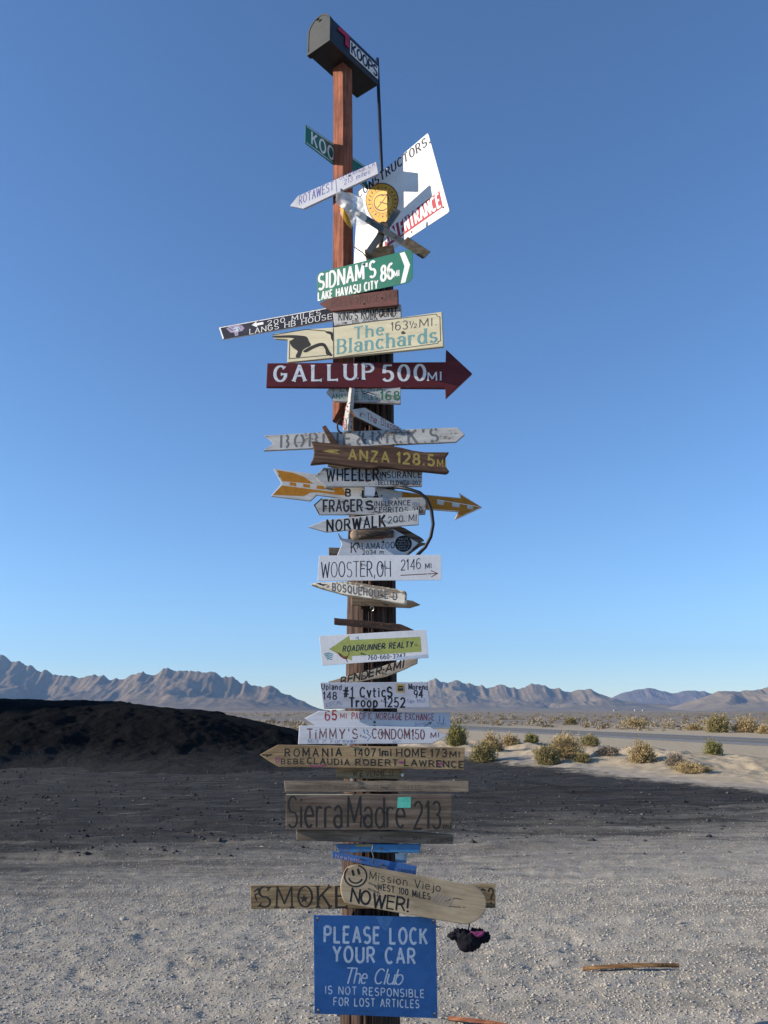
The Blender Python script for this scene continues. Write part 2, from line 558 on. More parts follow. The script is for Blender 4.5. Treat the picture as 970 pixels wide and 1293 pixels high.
def strip(pts, width, cap=0.0, pen=None):
    """outline quads of a stroke: returns verts (2D), quads. width in the same units as pts; pen = (contrast) thins flat strokes"""
    P = [Vector(p) for p in pts]
    Q = [P[0]]
    for p in P[1:]:
        if (p - Q[-1]).length > width * 0.04:
            Q.append(p)
    if len(Q) < 2:
        return [], []
    P = Q
    closed = (P[0] - P[-1]).length < width * 0.3 and len(P) > 4
    if closed:
        P = P[:-1]
    elif cap:
        a = (P[0] - P[1]).normalized()
        b = (P[-1] - P[-2]).normalized()
        P = [P[0] + a * width * cap] + P + [P[-1] + b * width * cap]
    n = len(P)
    vs, fs = [], []
    for i in range(n):
        if closed:
            d0, d1 = (P[i] - P[i - 1]), (P[(i + 1) % n] - P[i])
        else:
            d0 = P[i] - P[i - 1] if i > 0 else P[1] - P[0]
            d1 = P[i + 1] - P[i] if i < n - 1 else P[-1] - P[-2]
        d0, d1 = d0.normalized(), d1.normalized()
        t = d0 + d1
        t = d1 if t.length < 0.2 else t.normalized()
        nn = Vector((-t.y, t.x))
        k = max(0.6, nn.dot(Vector((-d1.y, d1.x))))
        w = width
        if pen:
            w = width * (pen + (1 - pen) * abs(t.y))
        h = w * 0.5 / k
        if not closed and cap and i in (0, n - 1):
            h *= 0.45
        vs += [P[i] + nn * h, P[i] - nn * h]
    m = n if closed else n - 1
    for i in range(m):
        j = (i + 1) % n
        fs.append((2 * i, 2 * i + 1, 2 * j + 1, 2 * j))
    return vs, fs


def rounded(pts, n=5):
    """closed smooth curve through the points"""
    out = []
    m = len(pts)
    for i in range(m):
        p0, p1, p2, p3 = (Vector(pts[(i + k - 1) % m]) for k in range(4))
        for j in range(n):
            t_ = j / n
            q = 0.5 * (2 * p1 + (p2 - p0) * t_ + (2 * p0 - 5 * p1 + 4 * p2 - p3) * t_ ** 2 + (3 * p1 - p0 - 3 * p2 + p3) * t_ ** 3)
            out.append((q.x, q.y))
    return out


class Board:
    """one sign board: an outline seen at its place through the lens, laid on an upright plane of a given yaw and distance, with a real thickness"""

    def __init__(s, name, label, cat, px, yaw, d, thick, mat, group=None, rough=0.0, x0=-0.06, pitch=0.0, bevel=0.0025, parent=None, edge_mat=None):
        y = R(yaw)
        s.u = Vector((math.cos(y), -math.sin(y), 0))
        s.n = Vector((-math.sin(y), -math.cos(y), 0))
        s.w = Vector((0, 0, 1))
        if pitch:
            q = Matrix.Rotation(R(pitch), 3, s.u)
            s.n = q @ s.n
            s.w = q @ s.w
        s.p0 = Vector((x0, d, at_y(470, sum(q[1] for q in px) / len(px), d).z))
        pts = [on_plane(a, b, s.p0, s.n) for a, b in px]
        c = sum(pts, Vector()) / len(pts)
        # long axis in the plane
        uv = []
        for i in range(len(pts)):
            a, b = pts[i] - c, pts[(i + 1) % len(pts)] - c
            for k in range(20):
                q = a.lerp(b, k / 20)
                uv.append((q.dot(s.u), q.dot(s.w)))
        uv = np.array(uv)
        cv = np.cov(uv.T)
        ang = 0.5 * math.atan2(2 * cv[0, 1], cv[0, 0] - cv[1, 1])
        if cv[0, 0] < 1.8 * cv[1, 1] and abs(ang) > 0.5:
            ang = 0.0
        ex = s.u * math.cos(ang) + s.w * math.sin(ang)
        ez = -s.u * math.sin(ang) + s.w * math.cos(ang)
        ey = -s.n
        rot = Matrix((ex, ey, ez)).transposed()
        s.M = Matrix.Translation(c) @ rot.to_4x4()
        s.Mi = s.M.inverted()
        loc = [s.Mi @ p for p in pts]
        out = []
        if rough:
            for i in range(len(loc)):
                a, b = loc[i], loc[(i + 1) % len(loc)]
                k = max(1, int((b - a).length / 0.03))
                for j in range(k):
                    q = a.lerp(b, j / k)
                    if j:
                        q = q + Vector((rnd.uniform(-1, 1) * rough * 0.5, 0, rnd.uniform(-1, 1) * rough))
                    out.append(q)
        else:
            out = loc
        if sum(a.x * b.z - b.x * a.z for a, b in zip(out, out[1:] + out[:1])) < 0:
            out = out[::-1]
        n = len(out)
        vs = [(p.x, 0, p.z) for p in out] + [(p.x, thick, p.z) for p in out]
        fs = [tuple(range(n)), tuple(range(2 * n - 1, n - 1, -1))]
        for i in range(n):
            j = (i + 1) % n
            fs.append((j, i, n + i, n + j))
        s.o = mesh_obj(name, vs, fs, mat, parent)
        if edge_mat:
            s.o.data.materials.append(edge_mat)
            for p in list(s.o.data.polygons)[1:]:
                p.material_index = 1
        s.o.matrix_world = s.M
        if bevel:
            b = s.o.modifiers.new('edge', 'BEVEL')
            b.width = min(bevel, thick * 0.3)
            b.segments = 2
            b.limit_method = 'ANGLE'
            b.angle_limit = R(35)
        tag(s.o, label, cat, group)
        s.thick = thick
        s.layers = {}
        s.lift = 0.00016
        s.name = name
        s.serial = 0
        s.has_nails = True
        s.out2 = [(p.x, p.z) for p in out]

    def loc(s, px, py):
        q = s.Mi @ on_plane(px, py, s.p0, s.n)
        return Vector((q.x, q.z))

    def _bag(s, mat, part):
        return s.layers.setdefault((part, mat.name), ([], [], mat))

    def _add(s, vs, fs, mat, part, step=0.000005):
        bag = s._bag(mat, part)
        k = len(bag[0])
        bag[0].extend((v.x, -s.lift, v.y) for v in vs)
        bag[1].extend(tuple(k + i for i in f) for f in fs)
        s.lift += step

    def text(s, t, p0, p1, h, mat, w=0.15, track=0.2, cap=0.35, pen=None, serif=False, slant=0.0, jit=0.0, stencil=False, part='lettering', rise=None):
        s.serial += 1
        base_part = part
        strokes, width = layout(t, track + w * 0.75, stencil)
        o = s.loc(*p0)
        ex = (s.loc(*p1) - o) / width
        mid = ((p0[0] + p1[0]) / 2, (p0[1] + p1[1]) / 2)
        ey = s.loc(mid[0] + (rise or 0), mid[1] - h) - s.loc(*mid)
        hh = ey.length
        for pts, wd in strokes:
            part = (base_part, s.serial, wd)
            jx, jy = rnd.uniform(-jit, jit), rnd.uniform(-jit, jit)
            q = []
            for (x, y) in pts:
                x2 = x + jx + slant * y + rnd.uniform(-jit, jit) * 0.35
                y2 = y + jy + rnd.uniform(-jit, jit) * 0.35
                q.append(o + ex * x2 + ey * y2)
            ww = w * hh * (rnd.uniform(0.72, 1.08) if jit else 1)
            for r_ in runs(q, ww):
                vs, fs = strip(r_, ww, cap, pen)
                if vs:
                    s._add(vs, fs, mat, part)
            if serif and (q[0] - q[-1]).length > 0.2 * hh:
                for e, f in ((q[0], q[1]), (q[-1], q[-2])):
                    d = (e - f).normalized()
                    bar = Vector((-d.y, d.x)) * hh * (0.13 if abs(d.y) > 0.6 else 0.10)
                    vs, fs = strip([e - bar, e + bar], hh * 0.075, 0)
                    s._add(vs, fs, mat, part)
        return s

    def line(s, px, wpx, mat, part='lettering', cap=0.3, jit=0.0):
        P = [s.loc(a + rnd.uniform(-jit, jit), b + rnd.uniform(-jit, jit)) for a, b in px]
        a = s.loc(*px[0])
        wid = (s.loc(px[0][0], px[0][1] - wpx) - a).length
        for r_ in runs(P, wid):
            vs, fs = strip(r_, wid, cap)
            if vs:
                s._add(vs, fs, mat, part)
        return s

    def poly(s, px, mat, part='painted_patch'):
        P = [s.loc(a, b) for a, b in px]
        if sum(a.x * b.y - b.x * a.y for a, b in zip(P, P[1:] + P[:1])) < 0:
            P = P[::-1]
        s._add(P, [tuple(range(len(P)))], mat, part, 0.00002)
        return s

    def disc(s, cx, cy, rx, ry, mat, part='painted_patch', n=28):
        return s.poly([(cx + rx * math.cos(2 * math.pi * k / n), cy + ry * math.sin(2 * math.pi * k / n)) for k in range(n)], mat, part)

    def screws(s, pts, mat=None, r=0.006):
        s.has_nails = False
        for (a, b) in pts:
            c = s.loc(a, b)
            bm = bmesh.new()
            bmesh.ops.create_cone(bm, cap_ends=True, segments=10, radius1=r, radius2=r * 0.7, depth=0.004)
            bmesh.ops.rotate(bm, verts=bm.verts, cent=(0, 0, 0), matrix=Matrix.Rotation(R(90), 3, 'X'))
            bmesh.ops.translate(bm, verts=bm.verts, vec=(c.x, -0.003, c.y))
            bm_obj('screw', bm, mat or M['grey_metal'], s.o)
        return s

    def inside(s, x, z):
        P = s.out2
        c = False
        for i in range(len(P)):
            a, b_ = P[i], P[i - 1]
            if (a[1] > z) != (b_[1] > z) and x < (b_[0] - a[0]) * (z - a[1]) / (b_[1] - a[1]) + a[0]:
                c = not c
        return c

    def nails(s):
        d = s.Mi @ Vector((POLE.x, s.p0.y, (s.M @ Vector()).z))
        for off in (-0.045, 0.05):
            x = d.x + off
            zs = [k * 0.004 for k in range(-40, 41) if s.inside(x, k * 0.004)]
            if not zs:
                continue
            z = min(zs) + (max(zs) - min(zs)) * rnd.uniform(0.25, 0.75)
            bm = bmesh.new()
            bmesh.ops.create_cone(bm, cap_ends=True, segments=9, radius1=0.0042, radius2=0.0034, depth=0.003)
            bmesh.ops.rotate(bm, verts=bm.verts, cent=(0, 0, 0), matrix=Matrix.Rotation(R(90), 3, 'X'))
            bmesh.ops.translate(bm, verts=bm.verts, vec=(x, -0.0035, z))
            bm_obj('nail_head', bm, M['rust_metal'], s.o)
            if rnd.random() < 0.7:
                # rust run below the nail, its own stain
                w_, h_ = 0.0035, rnd.uniform(0.012, 0.03)
                h_ = min(h_, z - min(zs) - 0.003)
                if h_ > 0.006:
                    s._add([Vector((x - w_, z)), Vector((x - w_ * 0.3, z - h_)), Vector((x + w_ * 0.4, z - h_ * 0.9)), Vector((x + w_, z))], [(0, 1, 2, 3)], I['rust'], ('rust_stain', off), 0.00001)

    def done(s):
        if s.has_nails:
            s.nails()
        for (part, mn), (vs, fs, mat) in s.layers.items():
            part = part[0] if isinstance(part, tuple) else part
            # keep the facing of every patch towards the viewer's side of the board
            mesh_obj(part, vs, fs, mat, s.o)
        return s.o


def tube(name, pts, r, mat, parent=None, seg=10, taper=None):
    """a round bar along points (world or parent space)"""
    P = [Vector(p) for p in pts]
    vs, fs = [], []
    prev = None
    for i, p in enumerate(P):
        t = (P[min(i + 1, len(P) - 1)] - P[max(i - 1, 0)]).normalized()
        a = t.orthogonal().normalized() if prev is None else (prev - t * prev.dot(t)).normalized()
        prev = a
        b = t.cross(a)
        rr = r if taper is None else r * (1 + (taper - 1) * i / (len(P) - 1))
        for k in range(seg):
            an = 2 * math.pi * k / seg
            vs.append(p + (a * math.cos(an) + b * math.sin(an)) * rr)
    for i in range(len(P) - 1):
        for k in range(seg):
            j = (k + 1) % seg
            fs.append((i * seg + k, i * seg + j, (i + 1) * seg + j, (i + 1) * seg + k))
    fs.append(tuple(range(seg - 1, -1, -1)))
    fs.append(tuple(range((len(P) - 1) * seg, len(P) * seg)))
    return mesh_obj(name, vs, fs, mat, parent, smooth=True)


# ================================================================== THE SETTING
def dark_edge(x):
    return 9.3 + 0.42 * x


def ground_height(x, y):
    """terrain: flat lot with ruts and scuffs, a sandy bank by the road"""
    x = np.asarray(x, dtype=np.float64)
    y = np.asarray(y, dtype=np.float64)
    near = 1 - sstep(18, 40, np.abs(y))
    yr = y + 0.122 * x
    z = (fbm(x * 0.45, y * 1.6, 3, 4) - 0.5) * 0.075 * near * sstep(5.5, 9.5, y)
    z += (ridged(x * 0.3, yr * 5.5, 87, 2) - 0.5) * 0.03 * near * sstep(7.5, 12, y)
    z += (fbm(x * 0.5, y * 3.6, 5, 4, 0.65) - 0.5) * 0.115 * near * sstep(7, 11, y)
    z = z + (fbm(x * 0.16, yr * 2.1, 83, 4, 0.6) - 0.5) * 0.05 * near
    z += (fbm(x * 2.6, y * 3.6, 9, 4) - 0.5) * 0.032 * near
    pits = vnoise(x * 7.0 + 1.5 * vnoise(x * 3, y * 3, 23), y * 8.5, 21) * (0.55 + 0.45 * vnoise(x * 0.9, y * 1.1, 25))
    z -= sstep(0.48, 0.8, pits) * 0.013 * (1 - sstep(5.6, 8, y))
    z += (fbm(x * 11, y * 11, 31, 2) - 0.5) * 0.016 * (1 - sstep(8, 16, y))
    # sandy bank
    ax, ay, bx, by = 1.2, 35.0, 10.2, 20.5
    L2 = (bx - ax) ** 2 + (by - ay) ** 2
    tt = ((x - ax) * (bx - ax) + (y - ay) * (by - ay)) / L2
    off = ((x - ax) * (by - ay) - (y - ay) * (bx - ax)) / math.sqrt(L2)
    w = 2.0 + 1.4 * fbm(x * 0.3, y * 0.3, 41, 2)
    lump = 0.45 + 1.1 * fbm(x * 0.55, y * 0.4, 43, 3)
    z += 0.31 * np.exp(-(off / w) ** 2) * sstep(-0.12, 0.08, tt) * (1 - sstep(0.8, 1.02, tt)) * lump
    z += (fbm(x * 1.4, y * 1.2, 47, 3) - 0.5) * 0.30 * np.exp(-(off / 3.2) ** 2) * sstep(-0.1, 0.1, tt) * (1 - sstep(0.9, 1.1, tt))
    z += (fbm(x * 4.5, y * 4.0, 49, 3) - 0.5) * 0.09 * np.exp(-(off / 3.5) ** 2) * sstep(-0.1, 0.1, tt)
    far = sstep(90, 900, y)
    z += (fbm(x * 0.02, y * 0.01, 51, 3) - 0.5) * 1.6 * far
    return z


def sand_mask(x, y):
    return x * 0.916 + y * 0.40


ys = [-9000, -2500, -600, -120, -30, -8, -2, 0.5, 2.2, 3.2]
y = 3.9
while y < 60:
    ys.append(y)
    y *= 1.0042
while y < 9200:
    ys.append(y)
    y *= 1.035
ys.append(9500)
ys = np.array(ys)
cs = np.linspace(-0.72, 0.72, 430)
yy = np.repeat(ys[:, None], len(cs) + 8, 1)
xx = np.zeros_like(yy)
eff = np.clip(np.abs(ys), 4.0, None)
for i, e in enumerate(eff):
    inner = cs * e
    m0 = inner[-1]
    outer = [m0 + (9500 - m0) * q if m0 < 9500 else m0 + q for q in (0.0008, 0.01, 0.12, 1.0)]
    xx[i] = np.concatenate([[-q for q in outer[::-1]], inner, outer])
zz = ground_height(xx, yy)
nr, nc = xx.shape
idx = np.arange(nr * nc).reshape(nr, nc)
gf = np.stack([idx[:-1, :-1], idx[:-1, 1:], idx[1:, 1:], idx[1:, :-1]], -1).reshape(-1, 4)

t = NT('desert_ground')
pos = t.n('NewGeometry').outputs['Position']
sep = t.n('SeparateXYZ')
t.l(pos, sep.inputs[0])
px_, py_ = sep.outputs[0], sep.outputs[1]


def mth(op, a, b=None, c=None, clamp=False):
    x = t.n('Math', operation=op)
    x.use_clamp = clamp
    for i, v in enumerate((a, b, c)):
        if v is None:
            continue
        if isinstance(v, (int, float)):
            x.inputs[i].default_value = v
        else:
            t.l(v, x.inputs[i])
    return x.outputs[0]


def mapr(v, a, b, c=0.0, d=1.0):
    x = t.n('MapRange')
    x.interpolation_type = 'SMOOTHSTEP'
    for i, q in zip((1, 2, 3, 4), (a, b, c, d)):
        x.inputs[i].default_value = q
    t.l(v, x.inputs[0])
    return x.outputs[0]


def wmap(scale):
    mp = t.n('Mapping')
    mp.inputs['Scale'].default_value = scale
    t.l(pos, mp.inputs['Vector'])
    return mp.outputs[0]


streak = t.noise(wmap((0.5, 2.6, 1)), 1.0, 6, 0.62, 0.4)
fine = t.noise(wmap((1, 1, 1)), 38.0, 5, 0.7)
mid = t.noise(wmap((1, 1.4, 1)), 3.2, 6, 0.65)
streak2 = t.noise(wmap((0.9, 6.5, 1)), 1.0, 5, 0.65, 0.5)
rake = t.noise(wmap((0.35, 11.0, 1)), 1.0, 4, 0.6, 0.7)
grav = t.ramp(fine, [(0.28, (0.30, 0.268, 0.22)), (0.5, (0.41, 0.37, 0.305)), (0.72, (0.49, 0.443, 0.365))])
grav = t.mix(0.7, grav, t.ramp(mid, [(0.3, 0.62), (0.6, 1.0)]), 'MULTIPLY')
mpt = t.n('Mapping')
mpt.inputs['Rotation'].default_value = (0, 0, R(7))
mpt.inputs['Scale'].default_value = (0.16, 2.1, 1)
t.l(pos, mpt.inputs['Vector'])
track = t.noise(mpt.outputs[0], 1.0, 5, 0.6, 0.5)
grav = t.mix(0.75, grav, t.ramp(streak, [(0.3, 0.66), (0.6, 1.0)]), 'MULTIPLY')
grav = t.mix(0.8, grav, t.ramp(track, [(0.34, 0.62), (0.46, 0.92), (0.62, 1.06)]), 'MULTIPLY')
cind = t.ramp(fine, [(0.3, (0.030, 0.029, 0.028)), (0.6, (0.064, 0.061, 0.057)), (0.8, (0.145, 0.139, 0.128))])
cind = t.mix(0.7, cind, t.ramp(streak2, [(0.36, 0.32), (0.5, 0.75), (0.66, 1.0)]), 'MULTIPLY')
cind = t.mix(0.75, cind, t.ramp(rake, [(0.36, 0.4), (0.52, 0.95), (0.7, 1.0)]), 'MULTIPLY')
# edge between pale gravel and dark cinders
edge = mth('SUBTRACT', mth('SUBTRACT', py_, mth('MULTIPLY', px_, 0.42)), 9.3)
edge = mth('ADD', edge, mth('MULTIPLY', mth('SUBTRACT', streak, 0.5), 7.0))
edge = mth('ADD', edge, mth('MULTIPLY', mth('SUBTRACT', streak2, 0.5), 2.5))
edge = mth('ADD', edge, mth('MULTIPLY', mth('SUBTRACT', track, 0.5), 6.0))
edge = mth('ADD', edge, mth('MULTIPLY', mth('SUBTRACT', rake, 0.5), 4.0))
dk = mapr(edge, -3.0, 2.8)
dk = mth('MULTIPLY', dk, mapr(mth('ADD', mth('MULTIPLY', streak2, 0.6), mth('MULTIPLY', rake, 0.4)), 0.56, 0.72, 1.0, 0.55))
col = t.mix(dk, grav, cind)
# sand beyond the lot
sline = mth('ADD', mth('MULTIPLY', px_, 0.916), mth('MULTIPLY', py_, 0.40))
sline = mth('ADD', sline, mth('MULTIPLY', mth('SUBTRACT', mid, 0.5), 2.4))
sandc = t.ramp(mid, [(0.3, (0.36, 0.285, 0.19)), (0.6, (0.47, 0.385, 0.265))])
sandc = t.mix(0.5, sandc, t.ramp(fine, [(0.3, 0.6), (0.6, 1.0)]), 'MULTIPLY')
greyc = t.mix(0.45, sandc, (0.27, 0.26, 0.25))
s_in = mapr(sline, 12.3, 13.5)
col = t.mix(s_in, col, greyc)
col = t.mix(mapr(sline, 13.3, 14.6), col, sandc)
# scrub plain further out
plain = t.noise(wmap((0.01, 0.05, 1)), 1.0, 6, 0.65)
plainc = t.ramp(plain, [(0.3, (0.17, 0.142, 0.115)), (0.5, (0.215, 0.18, 0.142)), (0.7, (0.31, 0.26, 0.20))])
pd = mth('ADD', py_, mth('MULTIPLY', mth('SUBTRACT', mid, 0.5), 30.0))
col = t.mix(mapr(pd, 60, 110), col, plainc)
nearb = t.n('Bump')
nearb.inputs['Strength'].default_value = 0.7
nearb.inputs['Distance'].default_value = 0.02
t.l(fine, nearb.inputs['Height'])
t.l(nearb.outputs[0], t.b.inputs['Normal'])
M['ground'] = t.set(col, 0.95, 0.15)
ground = np_mesh('ground', np.stack([xx, yy, zz], -1).reshape(-1, 3), gf, M['ground'], smooth=True)
tag(ground, 'pale gravel lot with dark cinder patch and sandy desert plain', kind='structure')

# ------------------------------------------------------------------ loose gravel near the sign pole
ico_v = []
phi = (1 + 5 ** 0.5) / 2
for a, b in ((-1, phi), (1, phi), (-1, -phi), (1, -phi)):
    ico_v.append((a, b, 0))
for a, b in ((-1, phi), (1, phi), (-1, -phi), (1, -phi)):
    ico_v.append((0, a, b))
for a, b in ((phi, -1), (phi, 1), (-phi, -1), (-phi, 1)):
    ico_v.append((a, 0, b))
ico_v = np.array(ico_v) / math.sqrt(1 + phi * phi)
ico_f = np.array([(0, 11, 5), (0, 5, 1), (0, 1, 7), (0, 7, 10), (0, 10, 11), (1, 5, 9), (5, 11, 4), (11, 10, 2), (10, 7, 6), (7, 1, 8),
                  (3, 9, 4), (3, 4, 2), (3, 2, 6), (3, 6, 8), (3, 8, 9), (4, 9, 5), (2, 4, 11), (6, 2, 10), (8, 6, 7), (9, 8, 1)])
oct_v = np.array([(1, 0, 0), (-1, 0, 0), (0, 1, 0), (0, -1, 0), (0, 0, 1), (0, 0, -1)], dtype=float)
oct_f = np.array([(0, 2, 4), (2, 1, 4), (1, 3, 4), (3, 0, 4), (2, 0, 5), (1, 2, 5), (3, 1, 5), (0, 3, 5)])
rg = np.random.default_rng(11)


def stones(n, y0, y1, base_v, base_f, smin, smax, power=1.0):
    yv = y0 + (y1 - y0) * rg.random(n) ** power
    xv = (rg.random(n) * 2 - 1) * (0.66 * yv + 0.3)
    keep = (yv - 0.42 * xv - 9.3 + (fbm(xv * 0.5, yv * 2.6, 61, 3) - 0.5) * 6) < rg.normal(0.2, 1.3, n)
    xv, yv = xv[keep], yv[keep]
    n = len(xv)
    r = smin + (smax - smin) * rg.random(n) ** 3.2
    k = len(base_v)
    v = base_v[None] * (1 + rg.normal(0, 0.17, (n, k, 1)))
    v = v * (r[:, None, None] * np.stack([rg.uniform(0.7, 1.4, n), rg.uniform(0.7, 1.3, n), rg.uniform(0.4, 0.75, n)], -1)[:, None])
    a, b = rg.uniform(0, 6.283, n), rg.normal(0, 0.35, n)
    ca, sa, cb, sb = np.cos(a)[:, None], np.sin(a)[:, None], np.cos(b)[:, None], np.sin(b)[:, None]
    x1, z1 = v[..., 0] * cb - v[..., 2] * sb, v[..., 0] * sb + v[..., 2] * cb
    x2, y2 = x1 * ca - v[..., 1] * sa, x1 * sa + v[..., 1] * ca
    z0 = ground_height(xv, yv) + r * 0.22
    V = np.stack([x2 + xv[:, None], y2 + yv[:, None], z1 + z0[:, None]], -1).reshape(-1, 3)
    Fc = (base_f[None] + (np.arange(n) * k)[:, None, None]).reshape(-1, 3)
    return V, Fc, np.repeat(rg.random(n), k)


V1, F1, a1 = stones(85000, 3.9, 8.0, ico_v, ico_f, 0.0022, 0.0088, 1.1)
V2, F2, a2 = stones(60000, 6.6, 14.0, oct_v, oct_f, 0.0028, 0.009, 1.2)
V0, F0, a0 = stones(140, 4.0, 11.0, ico_v, ico_f, 0.010, 0.022, 1.0)
V = np.concatenate([V1, V2, V0])
Fc = np.concatenate([F1, F2 + len(V1), F0 + len(V1) + len(V2)])
t = NT('gravel_stone')
at = t.n('Attribute', attribute_name='tone')
colr = t.ramp(at.outputs['Fac'], [(0.0, (0.26, 0.23, 0.19)), (0.2, (0.37, 0.332, 0.275)), (0.8, (0.43, 0.388, 0.32)), (0.97, (0.47, 0.43, 0.355)), (1.0, (0.52, 0.48, 0.41))])
M['stone'] = t.set(colr, 0.9, 0.2)
tag(np_mesh('gravel', V, Fc, M['stone'], attr={'tone': np.concatenate([a1, a2, a0 * 0.6])}), 'loose pale grey gravel stones strewn over the lot', kind='stuff')

# dark clods on the cinder patch
def clods(n):
    yv = rg.uniform(9, 27, n)
    xv = (rg.random(n) * 2 - 1) * 0.62 * yv
    keep = ((yv - 0.42 * xv - 9.3) > rg.normal(0.5, 1.0, n)) & (xv * 0.916 + yv * 0.4 < 12.6)
    xv, yv = xv[keep], yv[keep]
    n = len(xv)
    r = 0.006 + 0.028 * rg.random(n) ** 9
    v = oct_v[None] * (1 + rg.normal(0, 0.2, (n, 6, 1)))
    v = v * (r[:, None, None] * np.stack([rg.uniform(0.8, 1.8, n), rg.uniform(0.7, 1.3, n), rg.uniform(0.5, 0.9, n)], -1)[:, None])
    z0 = ground_height(xv, yv) + r * 0.2
    Vv = v + np.stack([xv, yv, z0], -1)[:, None]
    return Vv.reshape(-1, 3), (oct_f[None] + (np.arange(n) * 6)[:, None, None]).reshape(-1, 3), np.repeat(rg.random(n), 6)


V3, F3, a3 = clods(24000)
t = NT('cinder_clod')
at = t.n('Attribute', attribute_name='tone')
M['clod'] = t.set(t.ramp(at.outputs['Fac'], [(0.0, (0.028, 0.028, 0.03)), (0.9, (0.06, 0.06, 0.06)), (1.0, (0.15, 0.15, 0.145))]), 0.95, 0.1)
tag(np_mesh('cinder_gravel', V3, F3, M['clod'], attr={'tone': a3}), 'dark cinder clods strewn over the black patch', kind='stuff')

# ------------------------------------------------------------------ black cinder hill
hx = np.concatenate([np.linspace(-46, -15, 90), np.linspace(-14.9, 3.5, 330)])
hy = np.concatenate([np.linspace(17.5, 31, 250), np.linspace(31.2, 44, 50)])
HX, HY = np.meshgrid(hx, hy)
crest = np.interp(HX, [-46, -40, -34, -28, -23.5, -20.5, -17, -14.4, -12.6, -9.3, -6.5, -4.3, -2.6, -0.8, 1.0, 3.5],
                  [0.0, 1.5, 4.5, 6.3, 7.0, 6.4, 3.7, 2.05, 1.98, 1.86, 1.56, 1.16, 0.76, 0.22, 0, 0])  # unseen left end raised into a peak so its shadow covers the visible slope
toe = 20.6 + 0.10 * np.clip(HX + 12, 0, 20) + (fbm(HX * 0.35, HY * 0, 71, 3) - 0.5) * 2.2 - np.clip(-HX - 15, 0, 8) * 0.35
cy_ = 28 + 0.08 * (HX + 12)
front = sstep(0, 1, np.clip((HY - toe) / (cy_ - toe), 0, 1)) ** 0.9
back = 1 - sstep(0, 1, np.clip((HY - cy_) / 12.0, 0, 1))
HZ = crest * np.where(HY < cy_, front, back)
am = sstep(0.02, 0.6, HZ)
HZ = HZ + am * ((fbm(HX * 0.5, HY * 0.5, 73, 4) - 0.5) * 0.5 + (fbm(HX * 2.5, HY * 2.5, 77, 5, 0.66) - 0.5) * 0.19) * np.where(np.abs(HY - cy_) < 1.5, 0.35, 1.0)
# low skirt of spilled cinders
sk = 0.42 * np.exp(-(((HX + 4.6) / 2.8) ** 2 + ((HY - 23.3) / 2.2) ** 2)) * (0.7 + 0.6 * fbm(HX * 1.2, HY * 1.2, 79, 3))
HZ = np.maximum(HZ, sk)
HZ = HZ - 0.07 + (fbm(HX * 4, HY * 4, 81, 3) - 0.5) * 0.05
ni, nj = HX.shape
hid = np.arange(ni * nj).reshape(ni, nj)
hf = np.stack([hid[:-1, :-1], hid[:-1, 1:], hid[1:, 1:], hid[1:, :-1]], -1).reshape(-1, 4)
t = NT('black_cinder')
v = t.coords((1, 1, 1), rand=False)
f1, f2 = t.noise(v, 14, 6, 0.7), t.noise(v, 0.9, 5, 0.6)
c_ = t.ramp(f1, [(0.3, (0.006, 0.006, 0.0065)), (0.65, (0.013, 0.013, 0.0132)), (0.85, (0.032, 0.031, 0.030))])
c_ = t.mix(0.6, c_, t.ramp(f2, [(0.35, 0.55), (0.62, 1.0)]), 'MULTIPLY')
t.bump(f1, 0.9, 0.06)
geo = t.n('NewGeometry')
sp_ = t.n('SeparateXYZ')
t.l(geo.outputs['Position'], sp_.inputs[0])
zj = t.n('MapRange')
for i_, q_ in zip((1, 2, 3, 4), (0.04, 0.5, 1.0, 0.0)):
    zj.inputs[i_].default_value = q_
zs_ = t.n('Math', operation='MULTIPLY_ADD')
t.l(f2, zs_.inputs[0])
zs_.inputs[1].default_value = -0.5
zs_.inputs[2].default_value = 0.25
za_ = t.n('Math', operation='ADD')
t.l(sp_.outputs[2], za_.inputs[0])
t.l(zs_.outputs[0], za_.inputs[1])
t.l(za_.outputs[0], zj.inputs[0])
spill = t.ramp(f1, [(0.3, (0.018, 0.018, 0.018)), (0.65, (0.042, 0.041, 0.039)), (0.85, (0.085, 0.082, 0.077))])
c_ = t.mix(zj.outputs[0], c_, spill)
M['cinder'] = t.set(c_, 1.0, 0.03)
tag(np_mesh('hill', np.stack([HX, HY, HZ], -1).reshape(-1, 3), hf, M['cinder'], smooth=True), 'black cinder hill piled beside the gravel lot', kind='structure')

# ------------------------------------------------------------------ road
RD = Vector((-0.33, 0.944, 0)).normalized()
RN = Vector((RD.y, -RD.x, 0))
rc = Vector((13.5, 54.5, 0))
t = NT('asphalt')
v = t.coords((1, 1, 1), rand=False)
M['asphalt'] = t.set(t.ramp(t.noise(v, 3.0, 6, 0.7), [(0.3, (0.13, 0.126, 0.12)), (0.7, (0.18, 0.174, 0.165))]), 0.85, 0.2)


def ribbon(name, a, b, half0, half1, z, mat, parent=None, n=60):
    vs, fs = [], []
    for k in range(n + 1):
        p = rc + RD * (a + (b - a) * k / n)
        for h in (half0, half1):
            q = p + RN * h
            vs.append((q.x, q.y, z + float(ground_height(q.x, q.y)) * 0.0))
    for k in range(n):
        fs.append((2 * k, 2 * k + 1, 2 * k + 3, 2 * k + 2))
    return mesh_obj(name, vs, fs, mat, parent)


